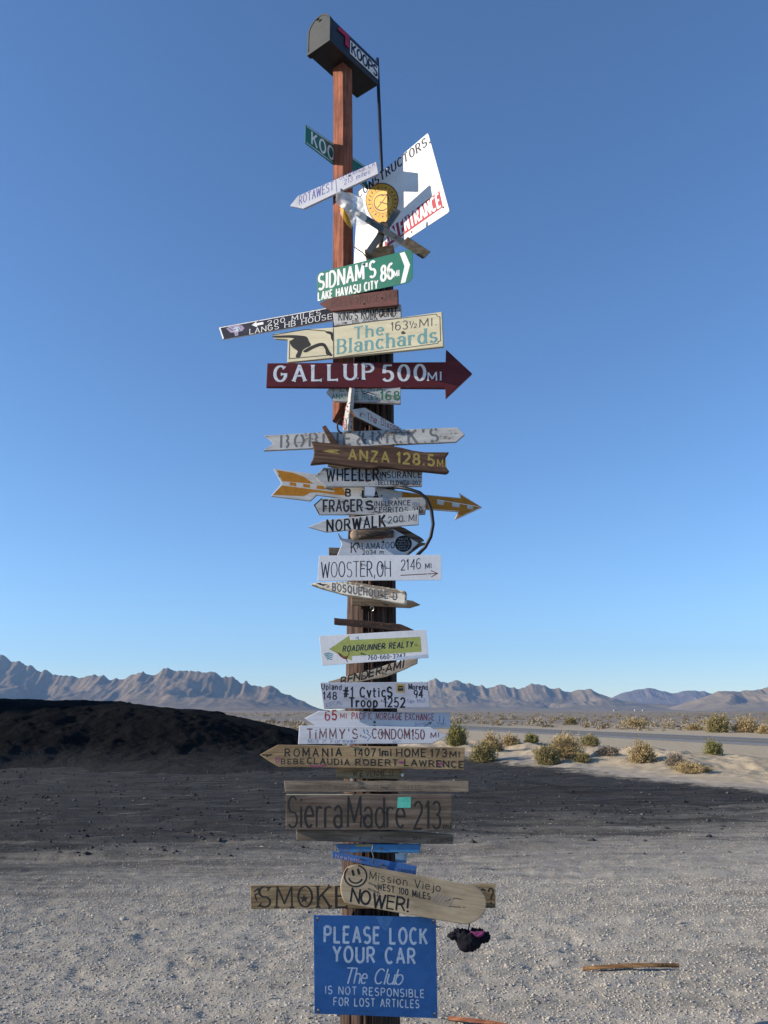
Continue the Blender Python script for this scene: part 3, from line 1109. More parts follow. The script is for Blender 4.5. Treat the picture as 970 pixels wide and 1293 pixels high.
def slab(name, a, b, half, z0, z1, mat):
    n = 80
    vs, fs = [], []
    for k in range(n + 1):
        p = rc + RD * (a + (b - a) * k / n)
        for h, z in ((-half - 0.5, z0), (-half, z1), (half, z1), (half + 0.5, z0)):
            q = p + RN * h
            vs.append((q.x, q.y, z))
    for k in range(n):
        for j in range(3):
            fs.append((4 * k + j, 4 * k + j + 1, 4 * k + 4 + j + 1, 4 * k + 4 + j))
    return mesh_obj(name, vs, fs, mat)


road = tag(slab('road', -60, 500, 3.1, -0.05, 0.06, M['asphalt']), 'grey asphalt desert highway', kind='structure')
wl_ = m_plain('road_paint', (0.62, 0.61, 0.56), 0.7, var=0.3, scale=2)
yl_ = m_plain('yellow_road_paint', (0.52, 0.36, 0.06), 0.7, var=0.3, scale=2)
ribbon('edge_line', -60, 500, -2.85, -2.72, 0.064, wl_, road)
ribbon('edge_line', -60, 500, 2.72, 2.85, 0.064, wl_, road)
ribbon('centre_line', -60, 500, -0.14, -0.02, 0.064, yl_, road)
ribbon('centre_line', -60, 500, 0.06, 0.18, 0.064, yl_, road)

# ------------------------------------------------------------------ mountains
def mountain(name, sil, dist, label, seed, c1, c2, front=1500, back=900, nx=520, nv=70, spur=330.0, fine=0.24, jag=0.22, lift=1.0):
    w = [at_y(a, b, dist) for a, b in sil]
    wx, wz = np.array([p.x for p in w]), np.array([p.z for p in w]) * lift
    gx = np.linspace(wx[0], wx[-1], nx)
    gv = np.linspace(0, 1.6, nv)
    GX, GV = np.meshgrid(gx, gv)
    warp = (fbm(GX / 900, GV * 1.2, seed, 3) - 0.5) * 260
    H = np.interp(GX + warp * np.abs(GV - 1) * 0.9, wx, wz)
    sh = np.where(GV < 1, np.clip(GV, 0, 1) ** 1.25, np.clip(1 - (GV - 1) / 0.6, 0, 1))
    rid = ridged(GX / spur + (fbm(GX / 700, GV * 2.2, seed + 3, 3) - 0.5) * 2.2, GV * 1.1, seed + 5, 4)
    bump_ = np.sin(np.pi * np.clip(GV, 0, 1)) ** 0.6
    Z = H * sh * (1 - 0.95 * (1 - rid) * bump_)
    Z *= 1 - fine * (1 - ridged(GX / (spur * 0.28), GV * 3.0, seed + 9, 3)) * sstep(0.05, 0.3, GV)
    Z += (ridged(GX / (spur * 0.4), 0 * GV, seed + 13, 4) - 0.6) * jag * H * sh * sstep(0.6, 1.0, GV)
    Z = np.maximum(Z, -3)
    Z[0] = -6
    Z[-1] = -6
    Y = np.where(GV < 1, dist - front * (1 - GV), dist + back * (GV - 1) / 0.6)
    idm = np.arange(GX.size).reshape(GX.shape)
    fm = np.stack([idm[:-1, :-1], idm[:-1, 1:], idm[1:, 1:], idm[1:, :-1]], -1).reshape(-1, 4)
    t = NT('rock_' + name)
    v = t.coords((1, 1, 1), rand=False)
    f = t.noise(v, 0.006, 8, 0.68, 0.6)
    g = t.noise(v, 0.03, 6, 0.7)
    cc = t.ramp(f, [(0.32, c2), (0.6, c1)])
    cc = t.mix(0.5, cc, t.ramp(g, [(0.3, 0.65), (0.65, 1.0)]), 'MULTIPLY')
    t.bump(g, 0.7, 14)
    m = t.set(cc, 0.95, 0.05)
    o = np_mesh(name, np.stack([GX, Y, Z], -1).reshape(-1, 3), fm, m, smooth=True)
    return tag(o, label, kind='structure')


mountain('mountain_range', [(-420, 850), (-330, 842), (-240, 828), (-150, 822), (-70, 812), (-25, 820), (0, 825), (18, 825), (40, 836), (62, 843), (85, 850), (105, 851), (120, 848), (138, 853), (160, 853),
                            (182, 847), (200, 843), (222, 840), (248, 841), (262, 848), (285, 849), (300, 850), (320, 856), (345, 864), (362, 874), (380, 883), (398, 893), (415, 899)],
         5200, 'rugged brown mountain range with steep spurs', 101, (0.25, 0.182, 0.108), (0.125, 0.094, 0.062), front=900)
mountain('mountain_range', [(425, 899), (450, 890), (475, 877), (500, 868), (525, 862), (552, 858), (580, 857), (600, 863), (615, 867), (632, 862), (655, 866), (680, 863), (700, 867), (722, 872), (745, 871), (765, 878),
                            (785, 884), (812, 889), (835, 888), (860, 892), (885, 895), (905, 899)],
         6400, 'brown mountain range of folded ridges beyond the plain', 131, (0.27, 0.205, 0.125), (0.16, 0.122, 0.08), front=1050, spur=430.0, fine=0.24, jag=0.16, lift=1.09)
mountain('mountain_range', [(850, 899), (868, 890), (885, 881), (900, 874), (915, 870), (935, 871), (952, 868), (970, 864), (1000, 862), (1060, 855), (1130, 846), (1240, 858), (1340, 880)],
         5600, 'tan mountain range at the end of the plain', 151, (0.28, 0.215, 0.135), (0.18, 0.14, 0.092), front=1050, spur=420.0, fine=0.22, jag=0.14)
mountain('mountain_range', [(735, 899), (765, 884), (785, 874), (802, 869), (818, 866), (832, 871), (850, 874), (868, 870), (885, 871), (905, 875), (925, 883), (950, 899)],
         8600, 'faint blue mountain range far behind the brown ones', 171, (0.20, 0.17, 0.15), (0.15, 0.125, 0.11), front=700, back=500, fine=0.1, jag=0.1)

# ------------------------------------------------------------------ scrub
def blades(n, rx, ry, h, leaf_w, leaf_l, seed, spread=1.0, up=0.5):
    """many narrow leaf faces filling an uneven dome; returns verts, tris"""
    g = np.random.default_rng(seed)
    th = g.uniform(0, 6.283, n)
    ph = np.arccos(g.random(n) ** 0.8)
    lump = 0.6 + 0.75 * vnoise(th * 1.9 + seed, ph * 3.5, seed)
    rr = (0.2 + 0.8 * g.random(n) ** 0.65) * lump * (0.85 + 0.3 * g.random(n))
    g2 = np.random.default_rng(seed + 9)
    d = np.stack([np.sin(ph) * np.cos(th), np.sin(ph) * np.sin(th), np.cos(ph)], -1)
    p = d * rr[:, None] * np.array([rx, ry, h])
    p[:, 2] = np.abs(p[:, 2]) * 0.98 + 0.02
    dirv = d + np.array([0, 0, up]) + g.normal(0, 0.6, (n, 3))
    dirv /= np.linalg.norm(dirv, axis=1)[:, None]
    side = np.cross(dirv, g.normal(0, 1, (n, 3)))
    side /= np.linalg.norm(side, axis=1)[:, None] + 1e-9
    L = leaf_l * g.uniform(0.5, 1.3, n)[:, None]
    W = leaf_w * g.uniform(0.6, 1.3, n)[:, None]
    a = p - dirv * L * 0.5
    v = np.stack([a - side * W * 0.5, a + side * W * 0.5, p + side * W * 0.35, p + dirv * L * 0.5, p - side * W * 0.35], 1)
    v[..., 2] = np.maximum(v[..., 2], 0.0)
    f = np.array([(0, 1, 2, 4), (4, 2, 3, 3)])
    tri = np.array([(0, 1, 2), (0, 2, 4), (4, 2, 3)])
    F_ = (tri[None] + (np.arange(n) * 5)[:, None, None]).reshape(-1, 3)
    return v.reshape(-1, 3), F_, np.repeat(g.random(n), 5)


def m_leaf(name, c1, c2):
    t = NT(name)
    at = t.n('Attribute', attribute_name='tone')
    m = t.set(t.ramp(at.outputs['Fac'], [(0.0, c2), (1.0, c1)]), 0.85, 0.15)
    return m


LEAF = {'green': m_leaf('creosote_leaf', (0.29, 0.265, 0.10), (0.14, 0.135, 0.05)),
        'dry': m_leaf('dry_twig', (0.48, 0.37, 0.19), (0.25, 0.185, 0.095)),
        'olive': m_leaf('olive_leaf', (0.34, 0.28, 0.125), (0.16, 0.135, 0.06)),
        'grey': m_leaf('grey_twig', (0.34, 0.28, 0.21), (0.15, 0.12, 0.09))}
M['stem'] = m_plain('grey_stem', (0.20, 0.095, 0.075), 0.9)


def bush(px, py, w_px, h_px, kind, label, seed, dist=None, group='scrub bushes on the sandy bank'):
    """a bush whose base shows at (px, py)"""
    d = ray(px, py)
    # march to the terrain
    tt = (dist or 8.0) / d.y
    if dist is None:
        for k in range(4000):
            p = CAM + d * tt
            if p.z <= float(ground_height(p.x, p.y)):
                break
            tt += 0.02 + tt * 0.001
    p = CAM + d * tt
    p.z = float(ground_height(p.x, p.y)) - 0.02
    depth = p.y
    s = depth / F
    rx, h = w_px * s * 0.5, h_px * s
    root = tag(empty('desert_bush', p), label, 'bush', group)
    w_px *= 0.84
    h_px *= 0.66
    n = int(1500 + 120 * w_px)
    lw = max(0.012, 0.9 * s)
    v_, f_, a_ = blades(n, rx, rx * 0.85, h, lw * 0.75, max(0.05, h * 0.15), seed, up=0.55 if kind != 'dry' else 0.25)
    np_mesh('foliage', v_, f_, LEAF[kind], root, attr={'tone': a_})
    vs, fs = [], []
    g = random.Random(seed)
    for k in range(9):
        a = g.uniform(0, 6.283)
        e = Vector((math.cos(a) * rx * 0.6, math.sin(a) * rx * 0.6, h * g.uniform(0.5, 0.85)))
        b0 = Vector((math.cos(a) * 0.04, math.sin(a) * 0.04, -0.03))
        sd = Vector((-math.sin(a), math.cos(a), 0)) * 0.012
        q = len(vs)
        m_ = b0.lerp(e, 0.5) + Vector((0, 0, h * 0.08))
        up_ = Vector((0, 0, 0.012))
        for c, kf in ((b0, 1.0), (m_, 0.7), (e, 0.25)):
            vs += [c + sd * kf, c - sd * kf, c + up_ * kf * 1.4]
        for j in (0, 3):
            for i in range(3):
                fs.append((q + j + i, q + j + (i + 1) % 3, q + j + 3 + (i + 1) % 3, q + j + 3 + i))
    mesh_obj('stem', vs, fs, M['stem'], root)
    return root


for k, b in enumerate([
        (577, 942, 26, 26, 'green', 'green bush standing against the tip of the pale condom arrow'),
        (621, 948, 30, 20, 'dry', 'dry tan bush on the bank beside the low green one'),
        (611, 962, 34, 22, 'olive', 'olive bush low on the bank near the dark cinders'),
        (645, 941, 22, 13, 'dry', 'small dry bush on the crest of the sandy bank'),
        (672, 938, 18, 10, 'green', 'small green bush at the near edge of the highway'),
        (715, 956, 46, 26, 'dry', 'widest dry tan bush on the sandy bank'),
        (690, 965, 36, 22, 'olive', 'olive green bush in front of the widest dry bush'),
        (710, 938, 20, 9, 'green', 'low green tuft on the crest behind the widest dry bush'),
        (746, 941, 24, 12, 'olive', 'olive tuft by the road, second from the widest bush'),
        (812, 963, 34, 24, 'dry', 'round straw coloured bush with dark shadow on the bank'),
        (901, 952, 24, 16, 'green', 'lone green bush in the pale sand beside the highway'),
        (876, 975, 48, 11, 'dry', 'low flat dry bush at the sandy edge of the lot'),
        (853, 968, 26, 13, 'grey', 'twiggy grey bush behind the low flat dry one'),
        (768, 953, 30, 9, 'grey', 'low grey twigs between the widest bush and straw bush'),
        (735, 962, 20, 9, 'olive', 'low olive clump at the foot of the widest bush')]):
    bush(*b, seed=200 + k)
for k, b in enumerate([
        (800 + 108, 931, 30, 20, 'olive', 'large dark olive bush beyond the highway', 58),
        (943, 930, 34, 18, 'dry', 'large tan bush beyond the highway beside the dark olive one', 58),
        (802, 924, 24, 13, 'dry', 'tan bush alone on the far shoulder of the highway', 70),
        (967, 933, 22, 11, 'dry', 'tan bush cut by the frame beyond the highway', 55),
        (722, 917, 16, 8, 'olive', 'small olive bush far down the highway shoulder', 90),
        (878, 926, 24, 8, 'dry', 'low pale bush between the lone tan and dark olive bushes', 64)]):
    bush(*b[:6], seed=240 + k, dist=b[6], group='scrub bushes beyond the highway')

# scrub of the plain: nobody could count it
g = np.random.default_rng(5)
N = 2300
yv = 62 * np.exp(g.random(N) ** 1.1 * math.log(700 / 62))
xv = (g.random(N) * 1.25 - 0.55) * yv
off = (xv - rc.x) * RN.x + (yv - rc.y) * RN.y
keep = (np.abs(off) > 7.5) & ((xv < -0.1 * yv) | (off > 0) | (yv > 100))
xv, yv = xv[keep], yv[keep]
allv, allf, alla, base = [], [], [], 0
protos = [blades(70, 1, 1, 1, 0.16, 0.42, 300 + k, up=0.5) for k in range(6)]
gz = ground_height(xv, yv)
for i in range(len(xv)):
    pv, pf, pa = protos[i % 6]
    s = 0.25 + 0.6 * g.random() ** 2.2
    a = g.uniform(0, 6.283)
    c, sn = math.cos(a) * s, math.sin(a) * s
    q = np.stack([pv[:, 0] * c - pv[:, 1] * sn + xv[i], pv[:, 0] * sn + pv[:, 1] * c + yv[i], pv[:, 2] * s * 0.85 + gz[i]], -1)
    allv.append(q)
    allf.append(pf + base)
    alla.append(np.clip(pa * 0.5 + g.random() * 0.5, 0, 1))
    base += len(q)
LEAF['plain'] = m_leaf('plain_scrub', (0.36, 0.29, 0.20), (0.16, 0.135, 0.09))
tag(np_mesh('scrub', np.concatenate(allv), np.concatenate(allf), LEAF['plain'], attr={'tone': np.concatenate(alla)}), 'low desert scrub covering the plain beyond the highway', kind='stuff')

# ------------------------------------------------------------------ far houses
hw = m_plain('pale_stucco', (0.45, 0.42, 0.38), 0.8, var=0.15, scale=0.5)
hr = m_plain('pale_roof', (0.30, 0.26, 0.24), 0.8, var=0.2, scale=0.5)
hd = m_plain('dark_opening', (0.03, 0.03, 0.035), 0.4)


def house(px, dist, w, d, h, label):
    p = at_y(px, 897, dist)
    gz_ = float(ground_height(p.x, dist)) - 0.2
    root = tag(empty('house', (p.x, dist, gz_)), label, 'house', 'far houses on the plain')
    bm = bmesh.new()
    bmesh.ops.create_cube(bm, size=1)
    bmesh.ops.scale(bm, vec=(w, d, h), verts=bm.verts)
    bmesh.ops.translate(bm, vec=(0, 0, h / 2), verts=bm.verts)
    bm_obj('wall', bm, hw, root)
    e = 0.6
    mesh_obj('roof', [(-w / 2 - e, -d / 2 - e, h), (w / 2 + e, -d / 2 - e, h), (w / 2 + e, d / 2 + e, h), (-w / 2 - e, d / 2 + e, h), (-w / 2 - e, 0, h + d * 0.22), (w / 2 + e, 0, h + d * 0.22)],
             [(0, 1, 5, 4), (2, 3, 4, 5), (3, 0, 4), (1, 2, 5), (3, 2, 1, 0)], hr, root)
    for q in (-0.3, 0.05, 0.3):
        x_ = q * w
        mesh_obj('window', [(x_ - 0.7, -d / 2 - 0.03, 1.2), (x_ + 0.7, -d / 2 - 0.03, 1.2), (x_ + 0.7, -d / 2 - 0.03, 2.3), (x_ - 0.7, -d / 2 - 0.03, 2.3)], [(0, 1, 2, 3)], hd, root)


house(804, 1700, 9, 5, 3.0, 'pale far house with the longest front on the plain')
house(813, 1760, 6, 5, 2.7, 'small pale far house beside the long one')
house(777, 1850, 7, 5, 2.6, 'lone pale far house apart from the other two')

# ------------------------------------------------------------------ air: far things fade
bm = bmesh.new()
bmesh.ops.create_cube(bm, size=1)
HZT, HZB = 760.0, -8.0
bmesh.ops.scale(bm, vec=(19600, 19600, HZT - HZB), verts=bm.verts)
bmesh.ops.translate(bm, vec=(0, 0, (HZT + HZB) / 2), verts=bm.verts)
hm = bpy.data.materials.new('air')
hm.use_nodes = True
hn = hm.node_tree
hn.nodes.remove(hn.nodes['Principled BSDF'])
pv_ = hn.nodes.new('ShaderNodeVolumePrincipled')
pv_.inputs['Color'].default_value = (0.36, 0.60, 1.0, 1)
pv_.inputs['Density'].default_value = 0.000058
pv_.inputs['Anisotropy'].default_value = 0.2
hn.links.new(pv_.outputs[0], hn.nodes['Material Output'].inputs['Volume'])
haze = bm_obj('haze', bm, hm)
tag(haze, 'thin blue desert air', kind='stuff')

# ================================================================== POLE AND POST
POLE = Vector((-0.062, 4.0, 0))
pole_top = at_y(469, 352, 4.0).z
vs, fs = [], []
NS, NZ = 200, 140
crack = [(rnd.uniform(0, NS), rnd.uniform(0.8, 2.2), rnd.uniform(0.006, 0.03), rnd.uniform(-0.3, 5), rnd.uniform(0.4, 1.6)) for _ in range(110)]
for j in range(NZ + 1):
    z = -0.35 + (pole_top + 0.35) * j / NZ
    r0 = 0.134 - 0.0055 * z
    for k in range(NS):
        a = 2 * math.pi * k / NS
        r = r0 + 0.004 * mnoise.noise(Vector((math.cos(a) * 2.2, math.sin(a) * 2.2, z * 0.5))) + 0.003 * mnoise.noise(Vector((math.cos(a) * 14, math.sin(a) * 14, z * 1.1)))
        for (ck, cw, cdp, cz, cl) in crack:
            dd = abs((k + 0.8 * math.sin(z * 1.7 + cz) - ck + NS / 2) % NS - NS / 2)
            if dd < cw and abs(z - cz) < cl:
                r -= cdp * (1 - dd / cw)
        vs.append((POLE.x + r * math.cos(a), POLE.y + r * math.sin(a), z))
for j in range(NZ):
    for k in range(NS):
        q = (k + 1) % NS
        fs.append((j * NS + k, j * NS + q, (j + 1) * NS + q, (j + 1) * NS + k))
fs.append(tuple(range(NZ * NS, NZ * NS + NS)))
pole = mesh_obj('utility_pole', vs, fs, M['pole'], smooth=True)
tag(pole, 'thick dark creosoted pole carrying all the signs', 'pole')

B_AX = 51.0     # heading of the mailbox, post and name sign
post_base = at_y(435, 521, 3.875)
post_top = at_y(434, 86, 3.875)
PX = Vector((post_base.x - 0.006, 3.885, 0))
hw_ = 0.041
vs, fs = [], []
ca, sa = math.cos(R(B_AX)), math.sin(R(B_AX))
NP = 40
for j in range(NP + 1):
    z = post_base.z + (post_top.z - post_base.z) * j / NP
    xo = (post_top.x - post_base.x) * j / NP
    for (a, b) in ((-1, -0.9), (-0.9, -1), (0.9, -1), (1, -0.9), (1, 0.9), (0.9, 1), (-0.9, 1), (-1, 0.9)):
        w_ = 0.0015 * mnoise.noise(Vector((a * 3, b * 3, z * 3)))
        lx, ly = a * (hw_ + w_), b * (hw_ + w_)
        zz_ = z - (0.05 * (ly / hw_) if j == 0 else 0)
        vs.append((PX.x + xo + lx * ca - ly * sa, PX.y + lx * sa + ly * ca, zz_))
for j in range(NP):
    for k in range(8):
        q = (k + 1) % 8
        fs.append((j * 8 + k, j * 8 + q, j * 8 + 8 + q, j * 8 + 8 + k))
fs.append(tuple(range(NP * 8, NP * 8 + 8)))
fs.append(tuple(range(7, -1, -1)))
tag(mesh_obj('wooden_post', vs, fs, M['post']), 'square reddish wooden post raised above the pole under the mailbox', 'post')

# ------------------------------------------------------------------ mailbox
mb_c = Vector((PX.x + (post_top.x - post_base.x), PX.y, post_top.z))
AX = Vector((ca, sa, 0))              # front to back
SD = Vector((sa, -ca, 0))             # the visible long side faces here
W2, LW = 0.084, 0.42
fr = -0.195                            # front of the box along the axis from the post
prof = [(-W2, 0), (W2, 0), (W2, 0.135)] + [(W2 * math.cos(R(q)), 0.135 + 0.082 * math.sin(R(q))) for q in range(15, 180, 15)] + [(-W2, 0.135)]


def box_pts(a):
    return [mb_c + AX * a + SD * s_ + Vector((0, 0, z_)) for s_, z_ in prof]


root = tag(empty('mailbox', mb_c), 'black arched mailbox with red flag on top of the post', 'mailbox')
Mi = Matrix.Translation(-mb_c)
n = len(prof)
vs = [Mi @ p for p in box_pts(fr)] + [Mi @ p for p in box_pts(fr + LW)]
fs = [tuple(range(n - 1, -1, -1)), tuple(range(n, 2 * n))] + [(i, (i + 1) % n, n + (i + 1) % n, n + i) for i in range(n)]
bx = mesh_obj('body', vs, fs, M['black_metal'], root)
bv = bx.modifiers.new('edge', 'BEVEL')
bv.width = 0.004
bv.segments = 2
bv.limit_method = 'ANGLE'
bv.angle_limit = R(40)
# door: a slightly larger lipped panel with a raised middle and a pull tab
prof2 = [(s_ * 1.05, z_ * 1.025 - 0.006) for s_, z_ in prof]
vs = [Mi @ (mb_c + AX * (fr + 0.018) + SD * s_ + Vector((0, 0, z_))) for s_, z_ in prof2]
vs += [Mi @ (mb_c + AX * (fr - 0.012) + SD * s_ + Vector((0, 0, z_))) for s_, z_ in prof2]
vs += [Mi @ (mb_c + AX * (fr - 0.012) + SD * s_ * 0.93 + Vector((0, 0, 0.012 + z_ * 0.91))) for s_, z_ in prof]
vs += [Mi @ (mb_c + AX * (fr - 0.009) + SD * s_ * 0.89 + Vector((0, 0, 0.016 + z_ * 0.875))) for s_, z_ in prof]
fs = []
for L_ in range(3):
    fs += [(L_ * n + (i + 1) % n, L_ * n + i, L_ * n + n + i, L_ * n + n + (i + 1) % n) for i in range(n)]
fs.append(tuple(range(3 * n + n - 1, 3 * n - 1, -1)))
door = mesh_obj('door', vs, fs, M['door_metal'], root)
bm = bmesh.new()
bmesh.ops.create_cube(bm, size=1)
bmesh.ops.scale(bm, vec=(0.012, 0.03, 0.014), verts=bm.verts)
bmesh.ops.bevel(bm, geom=bm.edges[:], offset=0.006, segments=2, affect='EDGES')
bmesh.ops.rotate(bm, verts=bm.verts, cent=(0, 0, 0), matrix=Matrix.Rotation(R(B_AX), 3, 'Z'))
bmesh.ops.translate(bm, vec=Mi @ (mb_c + AX * (fr - 0.02) + Vector((0, 0, 0.185))), verts=bm.verts)
bm_obj('handle', bm, M['door_metal'], door)


def side_box(name, a0, a1, z0, z1, out, mat, thick=0.003, parent=root):
    vs = []
    for o_ in (W2 + out, W2 + out + thick):
        for a, z in ((a0, z0), (a1, z0), (a1, z1), (a0, z1)):
            vs.append(Mi @ (mb_c + AX * a + SD * o_ + Vector((0, 0, z))))
    return mesh_obj(name, vs, [(3, 2, 1, 0), (4, 5, 6, 7), (0, 1, 5, 4), (1, 2, 6, 5), (2, 3, 7, 6), (3, 0, 4, 7)], mat, parent)


flag = []
for o_ in (W2 + 0.004, W2 + 0.007):
    for a, z in ((-0.145, 0.115), (-0.13, 0.145), (-0.045, 0.145), (-0.045, 0.06), (-0.08, 0.06), (-0.08, 0.115)):
        flag.append(Mi @ (mb_c + AX * a + SD * o_ + Vector((0, 0, z))))
mesh_obj('flag', flag, [(5, 4, 3, 2, 1, 0), (6, 7, 8, 9, 10, 11)] + [(i, (i + 1) % 6, 6 + (i + 1) % 6, 6 + i) for i in range(6)], M['red_plastic'], root)
plate = side_box('name_plate', -0.035, fr + LW - 0.008, 0.035, 0.125, 0.002, M['white_sheet'])
# letters on the plate
st_, wid = layout('KOOPS', 0.22)
vsl, fsl = [], []
for q, (pts, ch) in enumerate(st_):
    a_, f_ = strip([(-0.022 + x_ / wid * (fr + LW + 0.002), 0.046 + y_ * 0.068) for x_, y_ in pts], 0.0125, 0.3)
    k0 = len(vsl)
    vsl += [Mi @ (mb_c + AX * v_.x + SD * (W2 + 0.0062 + q * 0.00006) + Vector((0, 0, v_.y))) for v_ in a_]
    fsl += [tuple(k0 + i for i in f) for f in f_]
mesh_obj('lettering', vsl, fsl, I['navy'], plate)
# steel rod behind the mailbox
r0, r1 = at_y(486, 345, 4.08), at_y(476.5, 74, 4.08)
tag(tube('steel_rod', [r0, r0.lerp(at_y(482, 215, 4.08), 0.5), at_y(482, 215, 4.08), r1], 0.0105, M['rod']), 'thin dark steel rod standing beside the mailbox', 'rod')

# ================================================================== SIGNS
GRP = 'signs nailed to the pole'


def sign(name, label, px, yaw, d, thick, mat, **kw):
    my = sum(q[1] for q in px) / len(px)
    d += 0.155 if my > 545 else (0.075 if my > 310 else 0.0)
    if my > 545 and thick > 0.008:
        kw.setdefault('pitch', rnd.uniform(-4.5, 3.0))
    return Board(name, label, 'sign', px, yaw, d, thick, mat, group=GRP, **kw)


def arrow_head(b, tip, tail, wpx, mat, head=6, part='painted_arrow'):
    a, t_ = Vector(tip), Vector(tail)
    dv = (a - t_).normalized()
    nn = Vector((-dv.y, dv.x))
    b.line([tuple(t_), tuple(a)], wpx, mat, part)
    b.line([tuple(a - dv * head + nn * head * 0.5), tuple(a), tuple(a - dv * head - nn * head * 0.5)], wpx, mat, part)


# green street sign on the post
b = sign('street_sign', 'green street name sign reading KOO passing behind the reddish post', [(386, 157), (423, 182.5), (463, 211), (464, 239), (423, 209.5), (385.5, 181)], -B_AX, 3.905, 0.003, M['green_dark'], x0=PX.x - hw_ * 1.25)
b.text('KOO', (394, 182), (421.5, 203), 15.5, I['white'], w=0.15, track=0.2, cap=0)
b.line([(387.5, 159.5), (424, 184.7), (461.5, 211.5)], 0.9, I['white'], 'border')
b.line([(387, 180), (424, 208), (461.5, 236)], 0.9, I['white'], 'border')
b.done()

# hand written arrow with divider
b = sign('arrow_sign', 'narrow white arrow with blue pen writing high on the reddish post', [(366, 260), (376, 247.5), (475, 204), (478, 219), (383, 263.5)], 30, 3.70, 0.014, M['blue_white'])
b.text('ROTAWEST', (378, 258.5), (421, 239.5), 10.5, I['blue_pen'], w=0.12, jit=0.03)
b.text('Occidental CA', (429, 227.5), (473, 209.5), 6, I['blue_pen'], w=0.11, jit=0.03)
b.text('213 miles', (435, 233), (467, 219.5), 6, I['blue_pen'], w=0.12, jit=0.03)
b.line([(424, 225), (425.5, 243)], 0.7, I['blue_pen'])
b.screws([(431, 239.5), (441, 222)])
b.done()

# big white constructors sign
b = sign('site_sign', 'large tilted white sheet with yellow balloon emblem and red entrance band', [(452, 243), (460, 236), (540, 168), (541.5, 171), (553, 213), (567.5, 266), (565, 269), (446, 347)], 46, 3.98, 0.004, M['white_sheet'], x0=0.02)
b.text('CONSTRUCTORS', (453, 250), (539, 184), 10, I['navy'], w=0.21, track=0.2, pen=0.55, serif=True, cap=0, rise=-1.5)
ball = []
for k in range(40):
    a = 2 * math.pi * k / 40
    x_, y_ = math.cos(a), math.sin(a)
    ball.append((482.5 + 20.5 * x_ * (1 - 0.12 * max(0, y_)), 253 + (21.5 if y_ < 0 else 29) * y_))
b.poly(ball, I['ochre'], 'emblem')
b.line(ball + [ball[0]], 1.3, I['brown'], 'emblem')
b.disc(483, 255, 13, 14.5, I['light_ochre'], 'emblem')
ring = [(483 + 13 * math.cos(2 * math.pi * k / 30), 255 + 14.5 * math.sin(2 * math.pi * k / 30)) for k in range(31)]
b.line(ring, 0.7, I['brown'], 'emblem')
for k in range(22):
    a = 2 * math.pi * k / 22 + 0.1
    c0, c1 = math.cos(a), math.sin(a)
    x_, y_ = 483 + 16.6 * c0, 255 + 18.3 * c1
    tx, ty = -c1, c0
    b.line([(x_ - c0 * 1.6, y_ - c1 * 1.7), (x_ + c0 * 1.5 + tx * 0.8, y_ + c1 * 1.7 + ty * 0.8)], 0.9, I['navy'], 'emblem')
    if k % 2:
        b.line([(x_ - tx * 1.2, y_ - ty * 1.2), (x_ + tx * 1.2, y_ + ty * 1.2)], 0.8, I['navy'], 'emblem')
b.line([(491 - 9 + 9.5 * math.cos(R(q)), 256 + 10 * math.sin(R(q))) for q in range(-70, -330, -20)], 1.6, I['brown'], 'emblem')
b.line([(477, 262), (485, 252), (489, 246)], 1.5, I['brown'], 'emblem')
b.line([(483, 247), (489.5, 245.5), (491, 253)], 1.5, I['brown'], 'emblem')
b.line([(480, 255), (490, 258)], 1.2, I['brown'], 'emblem')
b.poly([(470, 305), (555, 241), (559.5, 261.5), (474, 322)], I['red_flat'], 'red_band')
b.text('MAIN', (476, 317), (502, 299), 15.5, I['white'], w=0.15, cap=0, track=0.2, rise=-3)
b.text('ENTRANCE', (507, 295.5), (557, 260), 15.5, I['white'], w=0.15, cap=0, track=0.2, rise=-3)
b.screws([(543, 180), (560, 262), (520, 293)])
b.done()

# wind spinner in front of it
wsp = empty('wind_spinner', at_y(484, 289, 3.72))
tag(wsp, 'grey crossed-arm wind spinner with white and yellow cup', 'wind spinner')
wi = Matrix.Translation(-wsp.location)


def bar(name, p, q, w_, th, mat, parent, inv):
    p, q = inv @ p, inv @ q
    d_ = (q - p).normalized()
    s_ = d_.cross(Vector((0, 1, 0))).normalized() * w_ / 2
    f_ = Vector((0, th / 2, 0))
    vs = [p - s_ - f_, p + s_ - f_, p + s_ + f_, p - s_ + f_, q - s_ - f_, q + s_ - f_, q + s_ + f_, q - s_ + f_]
    o = mesh_obj(name, vs, [(3, 2, 1, 0), (4, 5, 6, 7), (0, 1, 5, 4), (1, 2, 6, 5), (2, 3, 7, 6), (3, 0, 4, 7)], mat, parent)
    m_ = o.modifiers.new('edge', 'BEVEL')
    m_.width = 0.002
    return o


bar('arm', at_y(431, 256, 3.72), at_y(537, 324, 3.66), 0.036, 0.008, M['grey_metal'], wsp, wi)
bar('arm', at_y(466, 318, 3.735), at_y(503, 265, 3.735), 0.036, 0.008, M['grey_metal'], wsp, wi)


